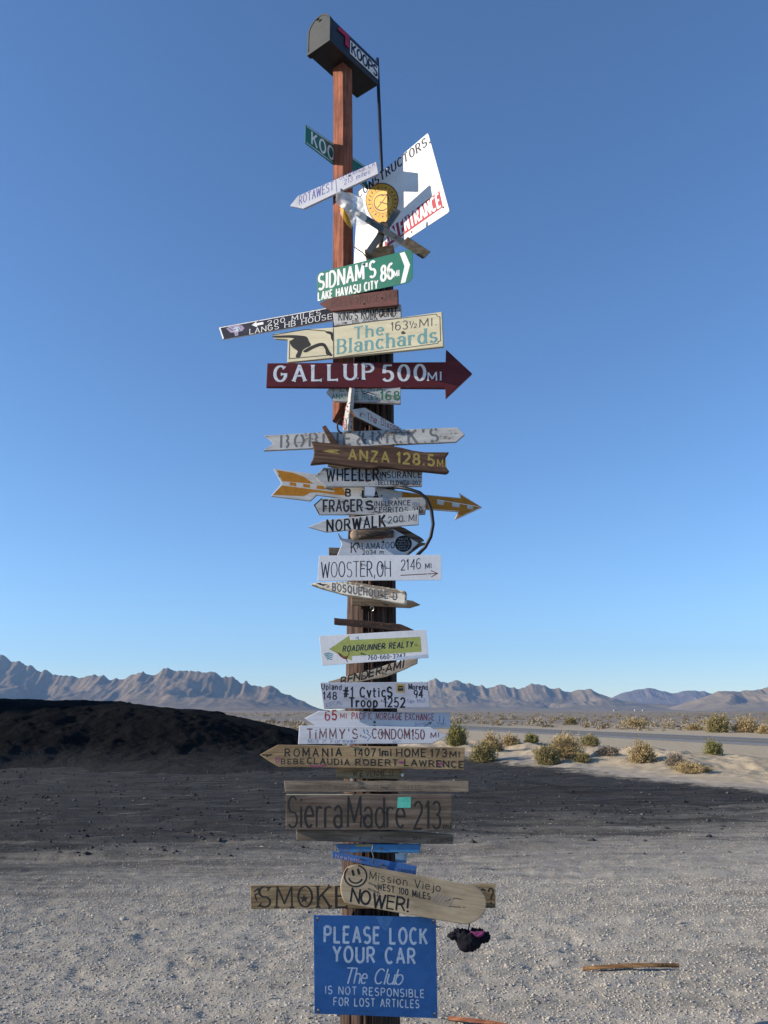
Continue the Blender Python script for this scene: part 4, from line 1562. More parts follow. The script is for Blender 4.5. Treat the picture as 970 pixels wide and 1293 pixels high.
def cup(name, c, axis, r, L, mat, parent, inv, lean=0.35):
    """an open cone cup with a wall"""
    c = inv @ c
    ax = axis.normalized()
    a = ax.orthogonal().normalized()
    b_ = ax.cross(a)
    vs, fs = [], []
    rings = [(0.0, 0.15), (0.15, 0.45), (0.4, 0.72), (0.75, 0.92), (1.0, 1.0), (0.98, 0.95), (0.7, 0.86), (0.35, 0.6), (0.1, 0.3)]
    for (h_, rr) in rings:
        for k in range(20):
            an = 2 * math.pi * k / 20
            vs.append(c + ax * (h_ * L) + (a * math.cos(an) + b_ * math.sin(an)) * r * rr)
    for i in range(len(rings) - 1):
        for k in range(20):
            q = (k + 1) % 20
            fs.append((i * 20 + k, i * 20 + q, i * 20 + 20 + q, i * 20 + 20 + k))
    fs.append(tuple(range(19, -1, -1)))
    fs.append(tuple(range((len(rings) - 1) * 20, len(rings) * 20)))
    return mesh_obj(name, vs, fs, mat, parent, smooth=True)


bl = [(429, 262), (434, 264), (439, 271), (443, 281), (444, 289), (439, 285), (433, 276)]
bl0 = [wi @ at_y(a, c, 3.65 + 0.0012 * (a - 436) ** 2 * 0.3) for a, c in bl]
nb_ = len(bl)
mesh_obj('blade', bl0 + [p + Vector((0.002, 0.004, 0.001)) for p in bl0], [tuple(range(nb_)), tuple(range(2 * nb_ - 1, nb_ - 1, -1))] + [(k, (k + 1) % nb_, nb_ + (k + 1) % nb_, nb_ + k) for k in range(nb_)], M['yellow_cup'], wsp)
bar('blade', at_y(511, 303, 3.672), at_y(540, 322, 3.652), 0.05, 0.006, M['rust_metal'], wsp, wi)
for q_ in ((440, 261.8), (455, 271.4), (470, 281), (498, 299), (512, 308), (525, 316.3)):
    pb = wi @ at_y(q_[0], q_[1], 3.72 - (q_[0] - 431) / 106 * 0.06 - 0.006)
    bm = bmesh.new()
    bmesh.ops.create_cone(bm, cap_ends=True, segments=8, radius1=0.0055, radius2=0.0045, depth=0.008)
    bmesh.ops.rotate(bm, verts=bm.verts, cent=(0, 0, 0), matrix=Matrix.Rotation(R(90), 3, 'X'))
    bmesh.ops.translate(bm, vec=pb, verts=bm.verts)
    bm_obj('bolt', bm, M['rust_metal'], wsp)
bm = bmesh.new()
bmesh.ops.create_cone(bm, cap_ends=True, segments=20, radius1=0.03, radius2=0.026, depth=0.03)
bmesh.ops.rotate(bm, verts=bm.verts, cent=(0, 0, 0), matrix=Matrix.Rotation(R(90), 3, 'X'))
bmesh.ops.translate(bm, vec=(0, -0.012, 0), verts=bm.verts)
bm_obj('hub', bm, M['rust_metal'], wsp)
tube('axle', [wi @ at_y(484, 289, 3.70), wi @ at_y(479, 320, 3.9), wi @ at_y(476, 345, 3.97)], 0.012, M['rust_metal'], wsp)
bar('bracket', at_y(462, 324, 3.80), at_y(498, 318, 3.80), 0.07, 0.03, M['rust_metal'], wsp, wi)
tube('wire', [wi @ at_y(446, 311, 3.78), wi @ at_y(458, 319, 3.78), wi @ at_y(464, 326, 3.78)], 0.003, M['cable'], wsp)

# crumpled clear sheet added in place of the spinner's motion blur
t = NT('clear_blur_film')
t.set((0.8, 0.8, 0.78), 0.3, 0.5)
tr_ = t.n('BsdfTransparent')
ms_ = t.n('MixShader')
pf = t.noise(t.coords((9, 9, 9)), 1.0, 4, 0.6)
t.l(t.ramp(pf, [(0.35, 0.22), (0.65, 0.7)]), ms_.inputs[0])
t.l(tr_.outputs[0], ms_.inputs[1])
t.l(t.b.outputs[0], ms_.inputs[2])
t.l(ms_.outputs[0], t.out.inputs[0])
pl_e = [(466, 283), (461, 268), (458, 252), (450, 246), (437, 244), (425, 248), (424, 256), (431, 262), (430, 272), (437, 282), (443, 291), (452, 288)]
pc = at_y(446, 266, 3.70)
pvs, pfs = [], []
RN_ = 7
for r_ in range(RN_):
    for k in range(len(pl_e) * 2):
        a_, b_ = pl_e[k // 2], pl_e[(k // 2 + 1) % len(pl_e)]
        ex_, ey_ = (a_[0] + b_[0]) / 2 if k % 2 else a_[0], (a_[1] + b_[1]) / 2 if k % 2 else a_[1]
        f_ = (r_ + 0.15) / (RN_ - 0.85)
        p_ = at_y(446 + (ex_ - 446) * f_, 266 + (ey_ - 266) * f_, 3.70)
        p_ += Vector((0, 1, 0)) * (0.035 * mnoise.noise(p_ * 16) + 0.02 * mnoise.noise(p_ * 45) - 0.012)
        pvs.append(p_ - pc)
m2 = len(pl_e) * 2
for r_ in range(RN_ - 1):
    for k in range(m2):
        q_ = (k + 1) % m2
        pfs.append((r_ * m2 + k, r_ * m2 + q_, r_ * m2 + m2 + q_, r_ * m2 + m2 + k))
pfs.append(tuple(range(m2 - 1, -1, -1)))
o_ = mesh_obj('blur_sheet', pvs, pfs, t.m, smooth=True)
o_.location = pc
so = o_.modifiers.new('film', 'SOLIDIFY')
so.thickness = 0.0008
tag(o_, 'crumpled clear plastic sheet standing in for the motion blur of the spinner', 'plastic scrap')

# green street sign SIDNAM'S
b = sign('street_sign', 'bright green street sign reading SIDNAM 86 with white chevron', [(400, 350), (401.5, 346), (405, 343.5), (517, 315), (519.5, 316), (521, 319), (521, 350), (518, 355), (512.6, 357.6), (404, 380.5), (401, 379)], 25, 3.66, 0.003, M['green_sign'])
b.text("SIDNAM'S", (402.5, 366), (474, 349), 19.5, I['white'], w=0.145, track=0.17, cap=0)
b.text('86', (481.5, 355), (496, 351), 18.5, I['white'], w=0.16, track=0.17, cap=0)
b.text('MI', (497.5, 350), (504, 348.3), 7.5, I['white'], w=0.17, cap=0)
b.text('LAKE HAVASU CITY', (402, 379.3), (477, 364), 10, I['white'], w=0.17, track=0.19, cap=0)
b.poly([(504.7, 319.8), (511, 318), (518, 334), (512, 356.5), (506, 358.2), (511, 336)], I['white'], 'chevron')
b.screws([(459, 334)])
b.done()

b = sign('arrow_sign', 'dark red brown board with dark lettering under the green chevron sign', [(403, 383), (420, 375), (502, 365), (502.5, 385), (419, 393)], 20, 3.645, 0.018, M['redbrown'], rough=0.0012)
b.text('HOLLY HOUSE 247', (419, 388), (500, 378), 9, I['faint_dark'], w=0.15, jit=0.03)
b.done()

b = sign('plank_sign', 'long navy plate with pale emblem jutting out beside the pole', [(276, 413), (420, 387), (424, 404), (281, 428.5)], 19, 3.685, 0.012, M['navy'], edge_mat=M['white_sheet'])
b.line([(277.5, 413.8), (420, 388)], 0.9, I['white_worn'], 'border')
b.line([(277.5, 413.8), (282, 427.5)], 1.6, I['white_worn'], 'border')
b.text('200 MILES', (338, 411), (405, 397.5), 5.8, I['white'], w=0.14, track=0.22, pen=0.55, serif=True, cap=0)
b.text('LANGS HB HOUSE', (315.5, 422), (419, 402.5), 6.4, I['white'], w=0.14, track=0.2, pen=0.55, serif=True, cap=0)
b.poly([(318, 410.5), (324, 406), (324, 408.2), (332.5, 406.5), (333, 409.5), (324.6, 411.2), (325, 413.3)], I['white'], 'painted_arrow')
b.poly([(286, 415), (291, 411.5), (299, 410), (306, 411), (309, 414.5), (306, 418), (301, 419), (301, 423.5), (297, 424.5), (296, 420), (291, 420)], I['lilac'], 'emblem')
b.poly([(294, 415.5), (298, 412.5), (303, 413.5), (303, 417), (299, 419), (295, 418.5)], I['pale_blue'], 'emblem')
b.line([(289, 414.5), (294, 417), (298, 416)], 0.9, I['navy'], 'emblem')
b.line([(301, 414.5), (303, 418)], 0.9, I['navy'], 'emblem')
b.done()

b = sign('plank_sign', 'small grey white board with black typewriter style lettering and thin arrow', [(420, 392), (506, 384), (506.5, 401), (422, 411.5)], 17, 3.675, 0.018, M['grey_white'], rough=0.0008)
b.text("KING'S KOMPOUND", (428, 405), (500, 399), 10, I['black'], w=0.115, track=0.16, cap=0.3)
b.text('47 MILES', (447, 394.8), (477, 391.8), 4.2, I['black_worn'], w=0.11)
arrow_head(b, (502, 388.8), (479, 391.2), 0.9, I['black'], 3)
b.text('DIN. JOSHUA', (445, 408), (477, 404.5), 3.6, I['black_worn'], w=0.15)
b.poly([(431, 408), (438, 406.5), (438, 409)], I['black'], 'painted_arrow')
b.done()

# cream sign with pointing hand
b = sign('pointing_hand_sign', 'cream board cut as a pointing hand with teal and grey lettering', [(344, 424.5), (347, 421.5), (372, 418), (390, 415.5), (420, 413.5), (558, 393.5), (560, 437.5), (362.5, 457.5), (363.5, 428.5), (347, 427.5)], 17, 3.63, 0.02, M['cream'])
b.text('The', (448, 428), (484, 422.5), 14.5, I['teal'], w=0.19, pen=0.5, serif=True, cap=0)
b.text('Blanchards', (427, 446.5), (551, 431.5), 17.5, I['teal'], w=0.18, track=0.2, pen=0.5, serif=True, cap=0)
b.text('163', (494, 417.8), (514.5, 415.3), 10.5, I['dark_grey'], w=0.11, cap=0)
b.text('1', (517, 411), (518.5, 410.8), 5, I['dark_grey'], w=0.16, cap=0)
b.line([(519, 414.5), (522.5, 406)], 0.8, I['dark_grey'], cap=0)
b.text('2', (522.8, 414), (526, 413.6), 5, I['dark_grey'], w=0.16, cap=0)
b.text('MI.', (530, 413.4), (551, 410.8), 10, I['dark_grey'], w=0.11, cap=0)
b.line([(422, 411.8), (551, 396.6), (552, 399), (555.5, 400), (556.5, 430), (553.5, 431.5), (553, 433.5), (422, 451.5)], 0.8, I['dark_grey'], 'border', cap=0)
b.line([(421, 414.5), (421.5, 451.5)], 1.2, I['dark_grey'], 'border')
b.line([(366, 430), (365.5, 453), (420, 448)], 1.0, I['dark_grey'], 'border')
Z6 = lambda pts: [(340 + a / 4.217, 380 + c / 4.217) for a, c in pts]
b.poly(rounded(Z6([(18, 187), (60, 184), (120, 182), (160, 184), (198, 190), (212, 215), (222, 236), (196, 250), (178, 264), (165, 298), (146, 302), (142, 290), (152, 268), (130, 252), (116, 236), (112, 214), (132, 200), (100, 196), (30, 196)]), 3), I['black'], 'painted_hand')
b.poly(rounded(Z6([(182, 266), (224, 240), (268, 224), (298, 228), (318, 262), (334, 286), (330, 294), (304, 284), (298, 256), (280, 240), (240, 252), (198, 274)]), 3), I['black'], 'painted_hand')
b.poly(rounded(Z6([(300, 162), (330, 164), (341, 178), (340, 214), (330, 200), (326, 180), (306, 172)]), 3), I['black'], 'painted_hand')
b.line(Z6([(20, 182), (110, 166), (200, 152), (300, 160)]), 0.9, I['black'], 'painted_hand')
b.screws([(508.5, 420)], M['rust_metal'], 0.009)
b.done()

# maroon arrow
b = sign('arrow_sign', 'big maroon wooden arrow reading GALLUP 500 in fat white letters', [(337.5, 458.5), (563, 457), (563.5, 441), (596.5, 471.5), (563, 503), (562.5, 490), (336, 488.5)], 0, 3.69, 0.022, M['maroon'])
b.text('GALLUP', (347, 481.5), (471, 478.5), 19, I['white_worn'], w=0.2, track=0.3, pen=0.55, serif=True, cap=0)
b.text('500', (484, 481), (536.5, 480), 19.5, I['white_worn'], w=0.2, track=0.2, pen=0.55, cap=0)
b.text('MI', (540.5, 480.5), (557, 479.8), 10, I['white_worn'], w=0.17, cap=0, serif=True)
b.screws([(452, 478), (463, 463)], M['steel'])
b.done()

b = sign('arrow_sign', 'small pale arrow with green writing and the number 168', [(411.8, 495.5), (419, 486), (506, 486), (506, 509.7), (423, 506.5)], 4, 3.70, 0.02, M['grey_white'])
b.text('FELZEMA', (421, 494), (483, 494), 7.5, I['green'], w=0.18, jit=0.03)
b.text('ANAHEIM HILLS', (419.5, 503.5), (477, 504.5), 6, I['green'], w=0.15, jit=0.03)
b.text('168', (481, 505), (504, 504.5), 10.5, I['green'], w=0.2, jit=0.03)
b.line([(458, 498), (465, 495.5), (473, 498)], 1.1, I['black_worn'])
b.done()

# board seen nearly edge on
b = sign('plank_sign', 'white board turned almost edge on beneath the maroon arrow', [(440.8, 489.5), (444, 489.5), (439, 544), (432.6, 543.5), (436, 517)], 62, 3.72, 0.022, M['white_worn'], x0=-0.19, edge_mat=M['grey_white'])
b.text('ELKO', (435.2, 541), (440.0, 497), 3.0, I['red'], w=0.16, jit=0.03, rise=-2.4)
b.done()
tube_pts = [at_y(432.5 + 6.5 * math.cos(R(q)), 538 + 9 * math.sin(R(q)), 3.79) for q in range(-90, -290, -20)]
tag(tube('cable', tube_pts, 0.005, M['cable']), 'short black cable loop beside the edge-on white board', 'cable')

b = sign('arrow_sign', 'white arrow with red writing receding behind the stencilled board', [(444, 517), (461, 514.5), (508, 541.5), (484, 543.5), (449, 526)], -38, 3.695, 0.02, M['white_wood'], x0=-0.12, edge_mat=M['brown_wood'])
b.text('The Dixons', (463.5, 530), (504, 545), 8.5, I['red'], w=0.13, jit=0.03)
b.done()

b = sign('arrow_sign', 'long pale swallow-tailed arrow with grey stencilled letters', [(333.5, 549.5), (400, 546), (578, 539.5), (587, 548.5), (576, 558), (450, 563.5), (332.5, 569), (345.5, 559.5)], 6, 3.655, 0.018, M['grey_white'], rough=0.0006)
b.text("BOBBIE&RICK'S", (355, 565.5), (553, 557.5), 16, I['grey_stencil'], w=0.17, track=0.34, stencil=True, cap=0)
b.done()

b = sign('plank_sign', 'brown stake leaning up behind the rounded brown plank', [(406.5, 539), (411, 536.5), (428, 561), (440, 584), (431, 585)], 0, 3.66, 0.02, M['brown_wood'])
b.done()

b = sign('plank_sign', 'brown wavy edged plank with yellow routed letters reading ANZA', [(392.7, 556.5), (405, 558), (422, 559.5), (438, 562), (453, 562.5), (470, 563), (487, 561.5), (505.6, 564.5), (522, 568.5), (536.5, 570.5), (567.5, 570.5), (563, 577), (562.3, 584), (564.5, 591), (568, 595), (564, 598), (535, 595), (505.6, 592.5), (493, 590), (481, 589), (468.5, 591.2), (443.7, 589), (425, 586), (412.8, 584.5), (391.3, 586.5), (395, 579), (396.5, 571), (395, 563)],
         0, 3.59, 0.028, M['brown_wood'], bevel=0.006)
b.text('ANZA', (441, 580), (491, 584), 12.5, I['yellow'], w=0.2, track=0.24, cap=0.1)
b.text('128.5', (502, 584.5), (548, 588), 13, I['yellow'], w=0.2, track=0.2, cap=0.1)
b.text('MI', (552.5, 588.5), (563, 589.3), 8, I['yellow'], w=0.18)
b.poly([(407, 569.5), (417, 567.5), (430, 567.8), (424, 570.8), (430.5, 573.8), (417, 571.8)], I['yellow'], 'painted_arrow')
b.done()

# fletched arrow
b = sign('fletched_arrow_sign', 'long white arrow painted orange with fletching and pointed orange head', [(345, 591.5), (398, 598.5), (404, 605), (538, 624.5), (582.5, 628.5), (579.5, 622), (609, 640.5), (573.5, 656.5), (579, 646), (538, 643), (407, 626), (400, 625), (392, 632.5), (342, 626.5), (355.5, 610.5)], 0, 3.68, 0.018, M['white_wood'])
b.poly([(349.5, 593.5), (370, 597), (384, 602), (396, 611), (356.5, 607.5)], I['orange_ink'], 'painted_fletching')
b.poly([(344, 625), (356.5, 613), (400, 618.5), (436, 623.5), (438, 625.5), (428, 625), (400, 621.5), (392, 622), (384, 626.5)], I['orange_ink'], 'painted_fletching')
for q0, q1 in ((366, 374), (383, 391.5), (400, 409)):
    y0, y1 = 608.8 + (q0 - 366) * 0.12, 608.8 + (q1 - 366) * 0.12
    b.serial += 1
    b.poly([(q0, y0), (q1, y1), (q1, y1 + 4.2), (q0, y0 + 4.2)], I['orange_ink'], ('painted_dash', b.serial))
b.poly([(421, 614.5), (432, 615.2), (437, 624), (423, 622)], I['orange_ink'], 'painted_fletching')
b.poly([(508, 621.5), (538, 625.5), (582.5, 629.5), (581.5, 624.8), (607.5, 640), (576, 654.5), (580, 645), (538, 642), (508, 638.5)], I['orange_ink'], 'painted_arrow')
for q0, q1 in ((552, 561), (571, 581), (590, 598)):
    y0, y1 = 631.5 + (q0 - 552) * 0.15, 631.5 + (q1 - 552) * 0.15
    b.serial += 1
    b.poly([(q0, y0), (q1, y1), (q1 - 1, y1 + 5), (q0, y0 + 5)], M['white_wood'], ('painted_dash', b.serial))
b.line([(552, 631), (606, 640)], 0.7, I['white_worn'], 'painted_line')
b.text('B  L A', (437, 626), (478, 630), 8.5, I['black'], w=0.24, jit=0.03)
b.done()

b = sign('arrow_sign', 'white arrow with black hand lettering, first of the two about insurance', [(397, 601.5), (408.5, 590.5), (533.5, 593), (533, 614), (412, 614.5), (405, 609)], 0, 3.625, 0.018, M['grey_white'], rough=0.0006)
b.text('WHEELER', (413, 607), (478, 606.5), 14.5, I['black'], w=0.16, jit=0.03)
b.text('INSURANCE', (480, 603.5), (532, 603), 7.6, I['black'], w=0.16, jit=0.03)
b.text('BELLFLOWER 202', (478, 612), (531, 612.3), 5, I['black_worn'], w=0.16, jit=0.03)
b.done()
b = sign('plank_sign', 'dark plank sliver squeezed under the wavy brown plank', [(413, 584), (428, 583), (502, 588), (502, 592), (430, 592), (414, 588)], 0, 3.67, 0.018, M['bark'])
b.done()
b = sign('small_plate', 'tiny blank white card tacked over the fletched arrow', [(461, 614.5), (474, 615.5), (473, 626), (461, 625.5)], -6, 3.60, 0.003, M['white_thin'], bevel=0)
b.done()

b = sign('arrow_sign', 'white arrow with black outline, second of the two about insurance, number 210', [(396, 637.5), (406.5, 629), (538, 628), (537.5, 649.5), (402.5, 650)], 0, 3.615, 0.018, M['grey_white'], rough=0.0006)
b.line([(406.5, 629.5), (397, 637.8), (403, 649)], 1.3, I['black'], 'border')
b.text('FRAGER', (408.5, 646), (457, 645), 14, I['black_worn'], w=0.16, jit=0.03)
b.text('S', (463, 643), (471, 643), 10, I['black_worn'], w=0.3, jit=0.06)
b.text('INSURANCE', (473, 639), (518, 637.5), 6, I['black'], w=0.15, jit=0.03)
b.text('CERRITOS 210', (473, 646.5), (533, 646.8), 6, I['black'], w=0.15, jit=0.03)
b.text('mi', (521, 638), (529, 638), 5, I['blue_scrawl'], w=0.14)
b.done()

cab = [at_y(a, c, dd) for a, c, dd in ((496, 615.5, 3.80), (505, 615.5, 3.76), (518, 618, 3.73), (530, 622, 3.72), (539, 630, 3.72), (545, 645, 3.72), (547, 662, 3.72), (544, 678, 3.73), (537, 691, 3.74), (527, 701, 3.78))]
tag(tube('cable', cab, 0.0085, M['cable']), 'thick black cable arching out beside the orange arrow head', 'cable')

b = sign('arrow_sign', 'white pointed arrow with bold black lettering reading NORWALK', [(389, 665.5), (411, 656.5), (529, 644), (529, 662.5), (470, 667), (412, 672)], 0, 3.605, 0.018, M['white_wood'], rough=0.0006)
b.text('NORWALK', (413.5, 671), (486, 664.5), 13.5, I['black'], w=0.19, jit=0.03)
b.text('200 MI', (490, 660.5), (526, 657.5), 8, I['black_worn'], w=0.13, jit=0.03)
b.line([(390, 665.8), (411, 671.5)], 0.8, I['soft_grey'], 'border')
b.done()

b = sign('plank_sign', 'rough bark edged slab behind the swallow-tailed white arrow', [(440, 668), (480, 664), (499, 662), (512, 667), (522, 673), (531, 678), (536, 682), (529, 684), (539, 686), (531, 689), (520, 697), (511, 704), (438, 704)], 0, 3.69, 0.03, M['bark'], rough=0.004)
b.line([(466, 679.5), (477, 676.5), (492, 678.5)], 1.5, I['red'], 'lettering')
b.text('ROSE', (472, 680), (491, 680), 5, I['red'], w=0.18)
b.done()
b = sign('plank_sign', 'blank grey tan board end poking out beside the swallow-tail', [(415, 691), (432, 691.5), (432, 703), (415.5, 703)], -8, 3.70, 0.018, M['tan_grey'])
b.done()
b = sign('arrow_sign', 'white swallow-tailed arrow with round black sticker reading KALAMAZOO', [(425.5, 671), (433, 680), (440, 680.5), (484, 680.5), (492, 668.5), (497, 668), (528.5, 685.5), (511, 702), (425.5, 702), (431.5, 687)], 0, 3.64, 0.012, M['pale_board'])
b.text('K', (443.5, 697.5), (449.5, 697.5), 12.5, I['black_worn'], w=0.12, jit=0.03)
b.text('ALAMAZOO', (451, 693.5), (498, 692), 7.5, I['black_worn'], w=0.14, jit=0.03)
b.text('2034 m', (458, 700.3), (484, 699), 5, I['black_worn'], w=0.15, jit=0.03)
b.disc(509.5, 686.5, 10.8, 10.4, I['black'], 'sticker')
for k in range(5):
    yq = 680 + k * 3.2
    hw2 = 8.5 - abs(k - 2) * 1.4
    b.text('mark of'[:6] if k % 2 else 'SAUCE', (509.5 - hw2, yq + 1.6), (509.5 + hw2, yq + 1.2), 2.0, I['soft_grey'], w=0.2, part='sticker')
b.screws([(451, 686), (484, 684)], M['rust_metal'])
b.done()
# pale round log end
kn = empty('log_peg', at_y(449.5, 675.5, 3.755))
tag(kn, 'pale round wooden peg with bark poking out beside the pole', 'peg')
ki = Matrix.Translation(-kn.location)
bm = bmesh.new()
bmesh.ops.create_uvsphere(bm, u_segments=24, v_segments=14, radius=0.028)
for v in bm.verts:
    v.co.y *= 0.55
    v.co += Vector((1, 0, 1)) * 0.002 * mnoise.noise(v.co * 40)
bm_obj('knob', bm, M['knob'], kn, smooth=True)
tube('branch', [(0.01, 0.0, 0.0), (0.07, 0.012, 0.006), (0.13, 0.02, 0.012), (0.18, 0.03, 0.012)], 0.024, M['bark'], kn, 12, 0.8)

b = sign('placard', 'plain white card hand lettered WOOSTER OH with thin arrow', [(403, 701.5), (557, 700.5), (557.5, 732.5), (401, 733.5)], 3, 3.595, 0.004, M['white_thin'], bevel=0.001)
b.text('WOOSTER,OH', (406, 729), (493, 727.5), 19, I['navy'], w=0.07, track=0.16, jit=0.02)
b.text('2146', (506.5, 720), (531, 718.5), 13, I['black'], w=0.09, jit=0.03)
b.text('MI', (537, 718), (544.5, 717), 6, I['black'], w=0.14, jit=0.03)
arrow_head(b, (552.5, 724), (506, 726.5), 1.0, I['brown'], 8)
b.done()

b = sign('plank_sign', 'thick bone white pointed plank with outlined lettering', [(391, 737.5), (400, 735), (440, 734), (480, 740), (510, 745.5), (513, 747), (512.5, 762), (509, 762.5), (470, 756), (432, 750), (405, 742.5)], 8, 3.57, 0.045, M['bone_wood'], rough=0.0015, bevel=0.006)
b.text('BOSQUEHOUSE D', (420, 745.5), (501, 757.5), 9, I['soft_grey'], w=0.24, track=0.26, jit=0.03)
b.text('BOSQUEHOUSE D', (420, 745.5), (501, 757.5), 9, I['black_worn'], w=0.09, track=0.26, jit=0.03)
b.poly([(399, 736.5), (406, 735.8), (405, 737.2), (414.5, 738), (408, 740), (404, 738.6)], I['black'], 'painted_arrow')
b.done()
b = sign('plank_sign', 'plain grey pointed stake under the bone white plank', [(444, 754), (512, 757), (521, 758.5), (531, 763.5), (518, 767.5), (444, 764)], 0, 3.70, 0.025, M['tan_grey'], rough=0.001)
b.done()
tag(tube('hook', [at_y(470 + 2.2 * math.cos(R(q)), 768.5 + 3 * math.sin(R(q)), 3.862 + 0.00005 * q) for q in range(-180, 120, 25)], 0.0022, M['steel']), 'small bright steel hook in the bare pole', 'hook')
b = sign('plank_sign', 'narrow dark brown pointed plank above the green arrow sign', [(422, 780), (470, 784.5), (506, 788), (524, 796), (508, 797.5), (470, 793), (422, 788.5)], -4, 3.64, 0.02, M['brown_wood'], rough=0.001)
b.text('OAKLAND HILLS 480', (425, 787), (504, 794.5), 4.6, I['faint_dark'], w=0.2)
b.done()

b = sign('placard', 'white plastic sign with lime green arrow and phone number', [(403, 803), (538, 795), (541.5, 830.5), (407, 840.5)], 4, 3.60, 0.005, M['white_thin'], bevel=0.001)
b.poly([(415.5, 819.8), (441, 802.5), (442, 808.2), (531, 804), (532.5, 823), (444, 828.5), (444.5, 834.5)], I['lime'], 'painted_arrow')
b.text('ROADRUNNER REALTY', (433, 823), (521, 817), 7, I['navy'], w=0.2, track=0.18, slant=0.18, cap=0)
b.text('760-660-3247', (464.5, 833.2), (511.5, 830.6), 5.4, I['navy'], w=0.15, cap=0)
b.text('llc', (524, 816), (528, 815.7), 2.6, I['navy'], w=0.14, cap=0)
for k in range(4):
    b.line([(409.5 + k * 1.3, 826 + k * 2.2), (415, 824.5 + k * 2.3), (420 - k * 0.4, 826 + k * 2.3)], 1.3, I['teal_logo'], 'emblem')
b.poly([(425, 823), (430, 825), (434, 829), (440, 828), (438, 832.5), (434, 832), (429, 828.5)], I['brown'], 'bird_mark')
b.line([(437, 832), (439, 836)], 0.8, I['brown'], 'bird_mark')
b.line([(440, 828), (441, 824)], 0.8, I['brown'], 'bird_mark')
b.poly([(500, 830), (541, 826), (541.5, 830), (500, 833)], I['pale_blue'], 'painted_patch')
b.line([(449, 806), (452, 804), (452.5, 808)], 0.7, I['teal_logo'], 'scratch')
b.done()

b = sign('plank_sign', 'slanting tan plank scrawled with black graffiti letters', [(414, 860.5), (470, 845), (515, 832), (527.5, 831.5), (527, 838), (510, 846), (488, 854.5), (418, 868)], 6, 3.60, 0.018, M['pale_tan'], rough=0.0012)
b.text('BENDER*AMI', (430, 865.5), (509, 843), 9.5, I['black'], w=0.2, track=0.1, jit=0.06, slant=0.1)
b.done()

b = sign('placard', 'pale blue grey board with black painted troop lettering and yellow sticker', [(404, 862), (540, 861), (543.5, 894), (409, 895)], 0, 3.60, 0.015, M['blue_white'], rough=0.0006)
b.text('Upland', (406.5, 870), (431, 871), 6.5, I['black'], w=0.2, jit=0.04)
b.text('148', (408.5, 883), (425, 883), 9, I['black'], w=0.17, jit=0.03)
b.text('#1 CvticS', (434, 880), (495, 880), 12, I['black'], w=0.18, jit=0.03)
b.text('Troop 1252', (441.5, 892.5), (511, 892.5), 11.5, I['black'], w=0.19, jit=0.03)
b.text('Moreno', (516, 870), (540, 871), 6.5, I['black'], w=0.2, jit=0.04)
b.text('94', (523, 880.5), (533.5, 880.5), 9, I['black'], w=0.18, jit=0.03)
b.poly([(500.5, 863.5), (511, 863.8), (511, 874.5), (500.5, 874.3)], I['yellow'], 'sticker')
b.poly([(502.5, 866), (509.5, 866), (509.5, 872.5), (502.5, 872.5)], I['navy'], 'sticker')
b.line([(503.5, 868.5), (508.5, 868.5)], 0.8, I['yellow'], 'sticker')
b.text('LOCAL', (412, 892), (432, 889), 4.5, I['blue_scrawl'], w=0.12, jit=0.05)
b.text('San Ysid', (514, 888), (536, 887), 5, I['blue_scrawl'], w=0.12, jit=0.05)
b.done()

b = sign('arrow_sign', 'thin white arrow with red writing and the number 65', [(384.5, 907), (403, 897.5), (569, 900), (568, 919.5), (405, 920.5)], 0, 3.64, 0.012, M['pale_board'], rough=0.0006)
b.text('65', (411, 909.5), (425, 909), 11.5, I['red'], w=0.17, jit=0.03)
b.text('MI', (430, 906.5), (437.5, 906.5), 5.5, I['red'], w=0.17)
b.text('PACIFIC MORGAGE EXCHANGE', (444.5, 908), (548, 909.5), 8, I['red'], w=0.15, jit=0.03)
b.text('JJ.', (552, 914), (563, 914.5), 9.5, I['blue_scrawl'], w=0.13, jit=0.03)
b.text('Borrego', (524, 917), (543, 914), 4, I['blue_scrawl'], w=0.12, jit=0.05)
arrow_head(b, (545, 912), (536, 917), 0.8, I['dark_grey'], 3)
b.screws([(473, 912), (473, 917)], M['rust_metal'])
b.done()

b = sign('arrow_sign', 'white pointed board with brown red letters under the thin red lettered arrow', [(378, 916), (544, 918), (565, 929), (546, 939), (376.5, 940)], 0, 3.615, 0.015, M['pale_board'], rough=0.0006)
b.text("TiMMY'S", (388, 932.5), (451, 932.5), 12, I['brown_red'], w=0.14, jit=0.03, track=0.3)
b.text('CONDOM150', (470, 932.5), (536, 933.5), 12, I['brown_red'], w=0.13, jit=0.03)
b.text('MI', (544, 932), (554, 931.5), 6.5, I['brown_red'], w=0.16)
b.line([(459, 921), (460.5, 926)], 1.2, I['blue_scrawl'], ('lettering', 'q1'))
b.line([(463, 921), (465, 925)], 1.2, I['blue_scrawl'], ('lettering', 'q2'))
b.line([(463, 926), (468, 930), (464, 935)], 1.0, I['blue_scrawl'], ('lettering', 'q3'))
b.text('Mill it Forever', (389, 938.5), (450, 938), 5, I['blue_scrawl'], w=0.12, jit=0.05)
b.text('on', (496, 938), (506, 938), 4, I['blue_scrawl'], w=0.12, jit=0.05)
b.done()

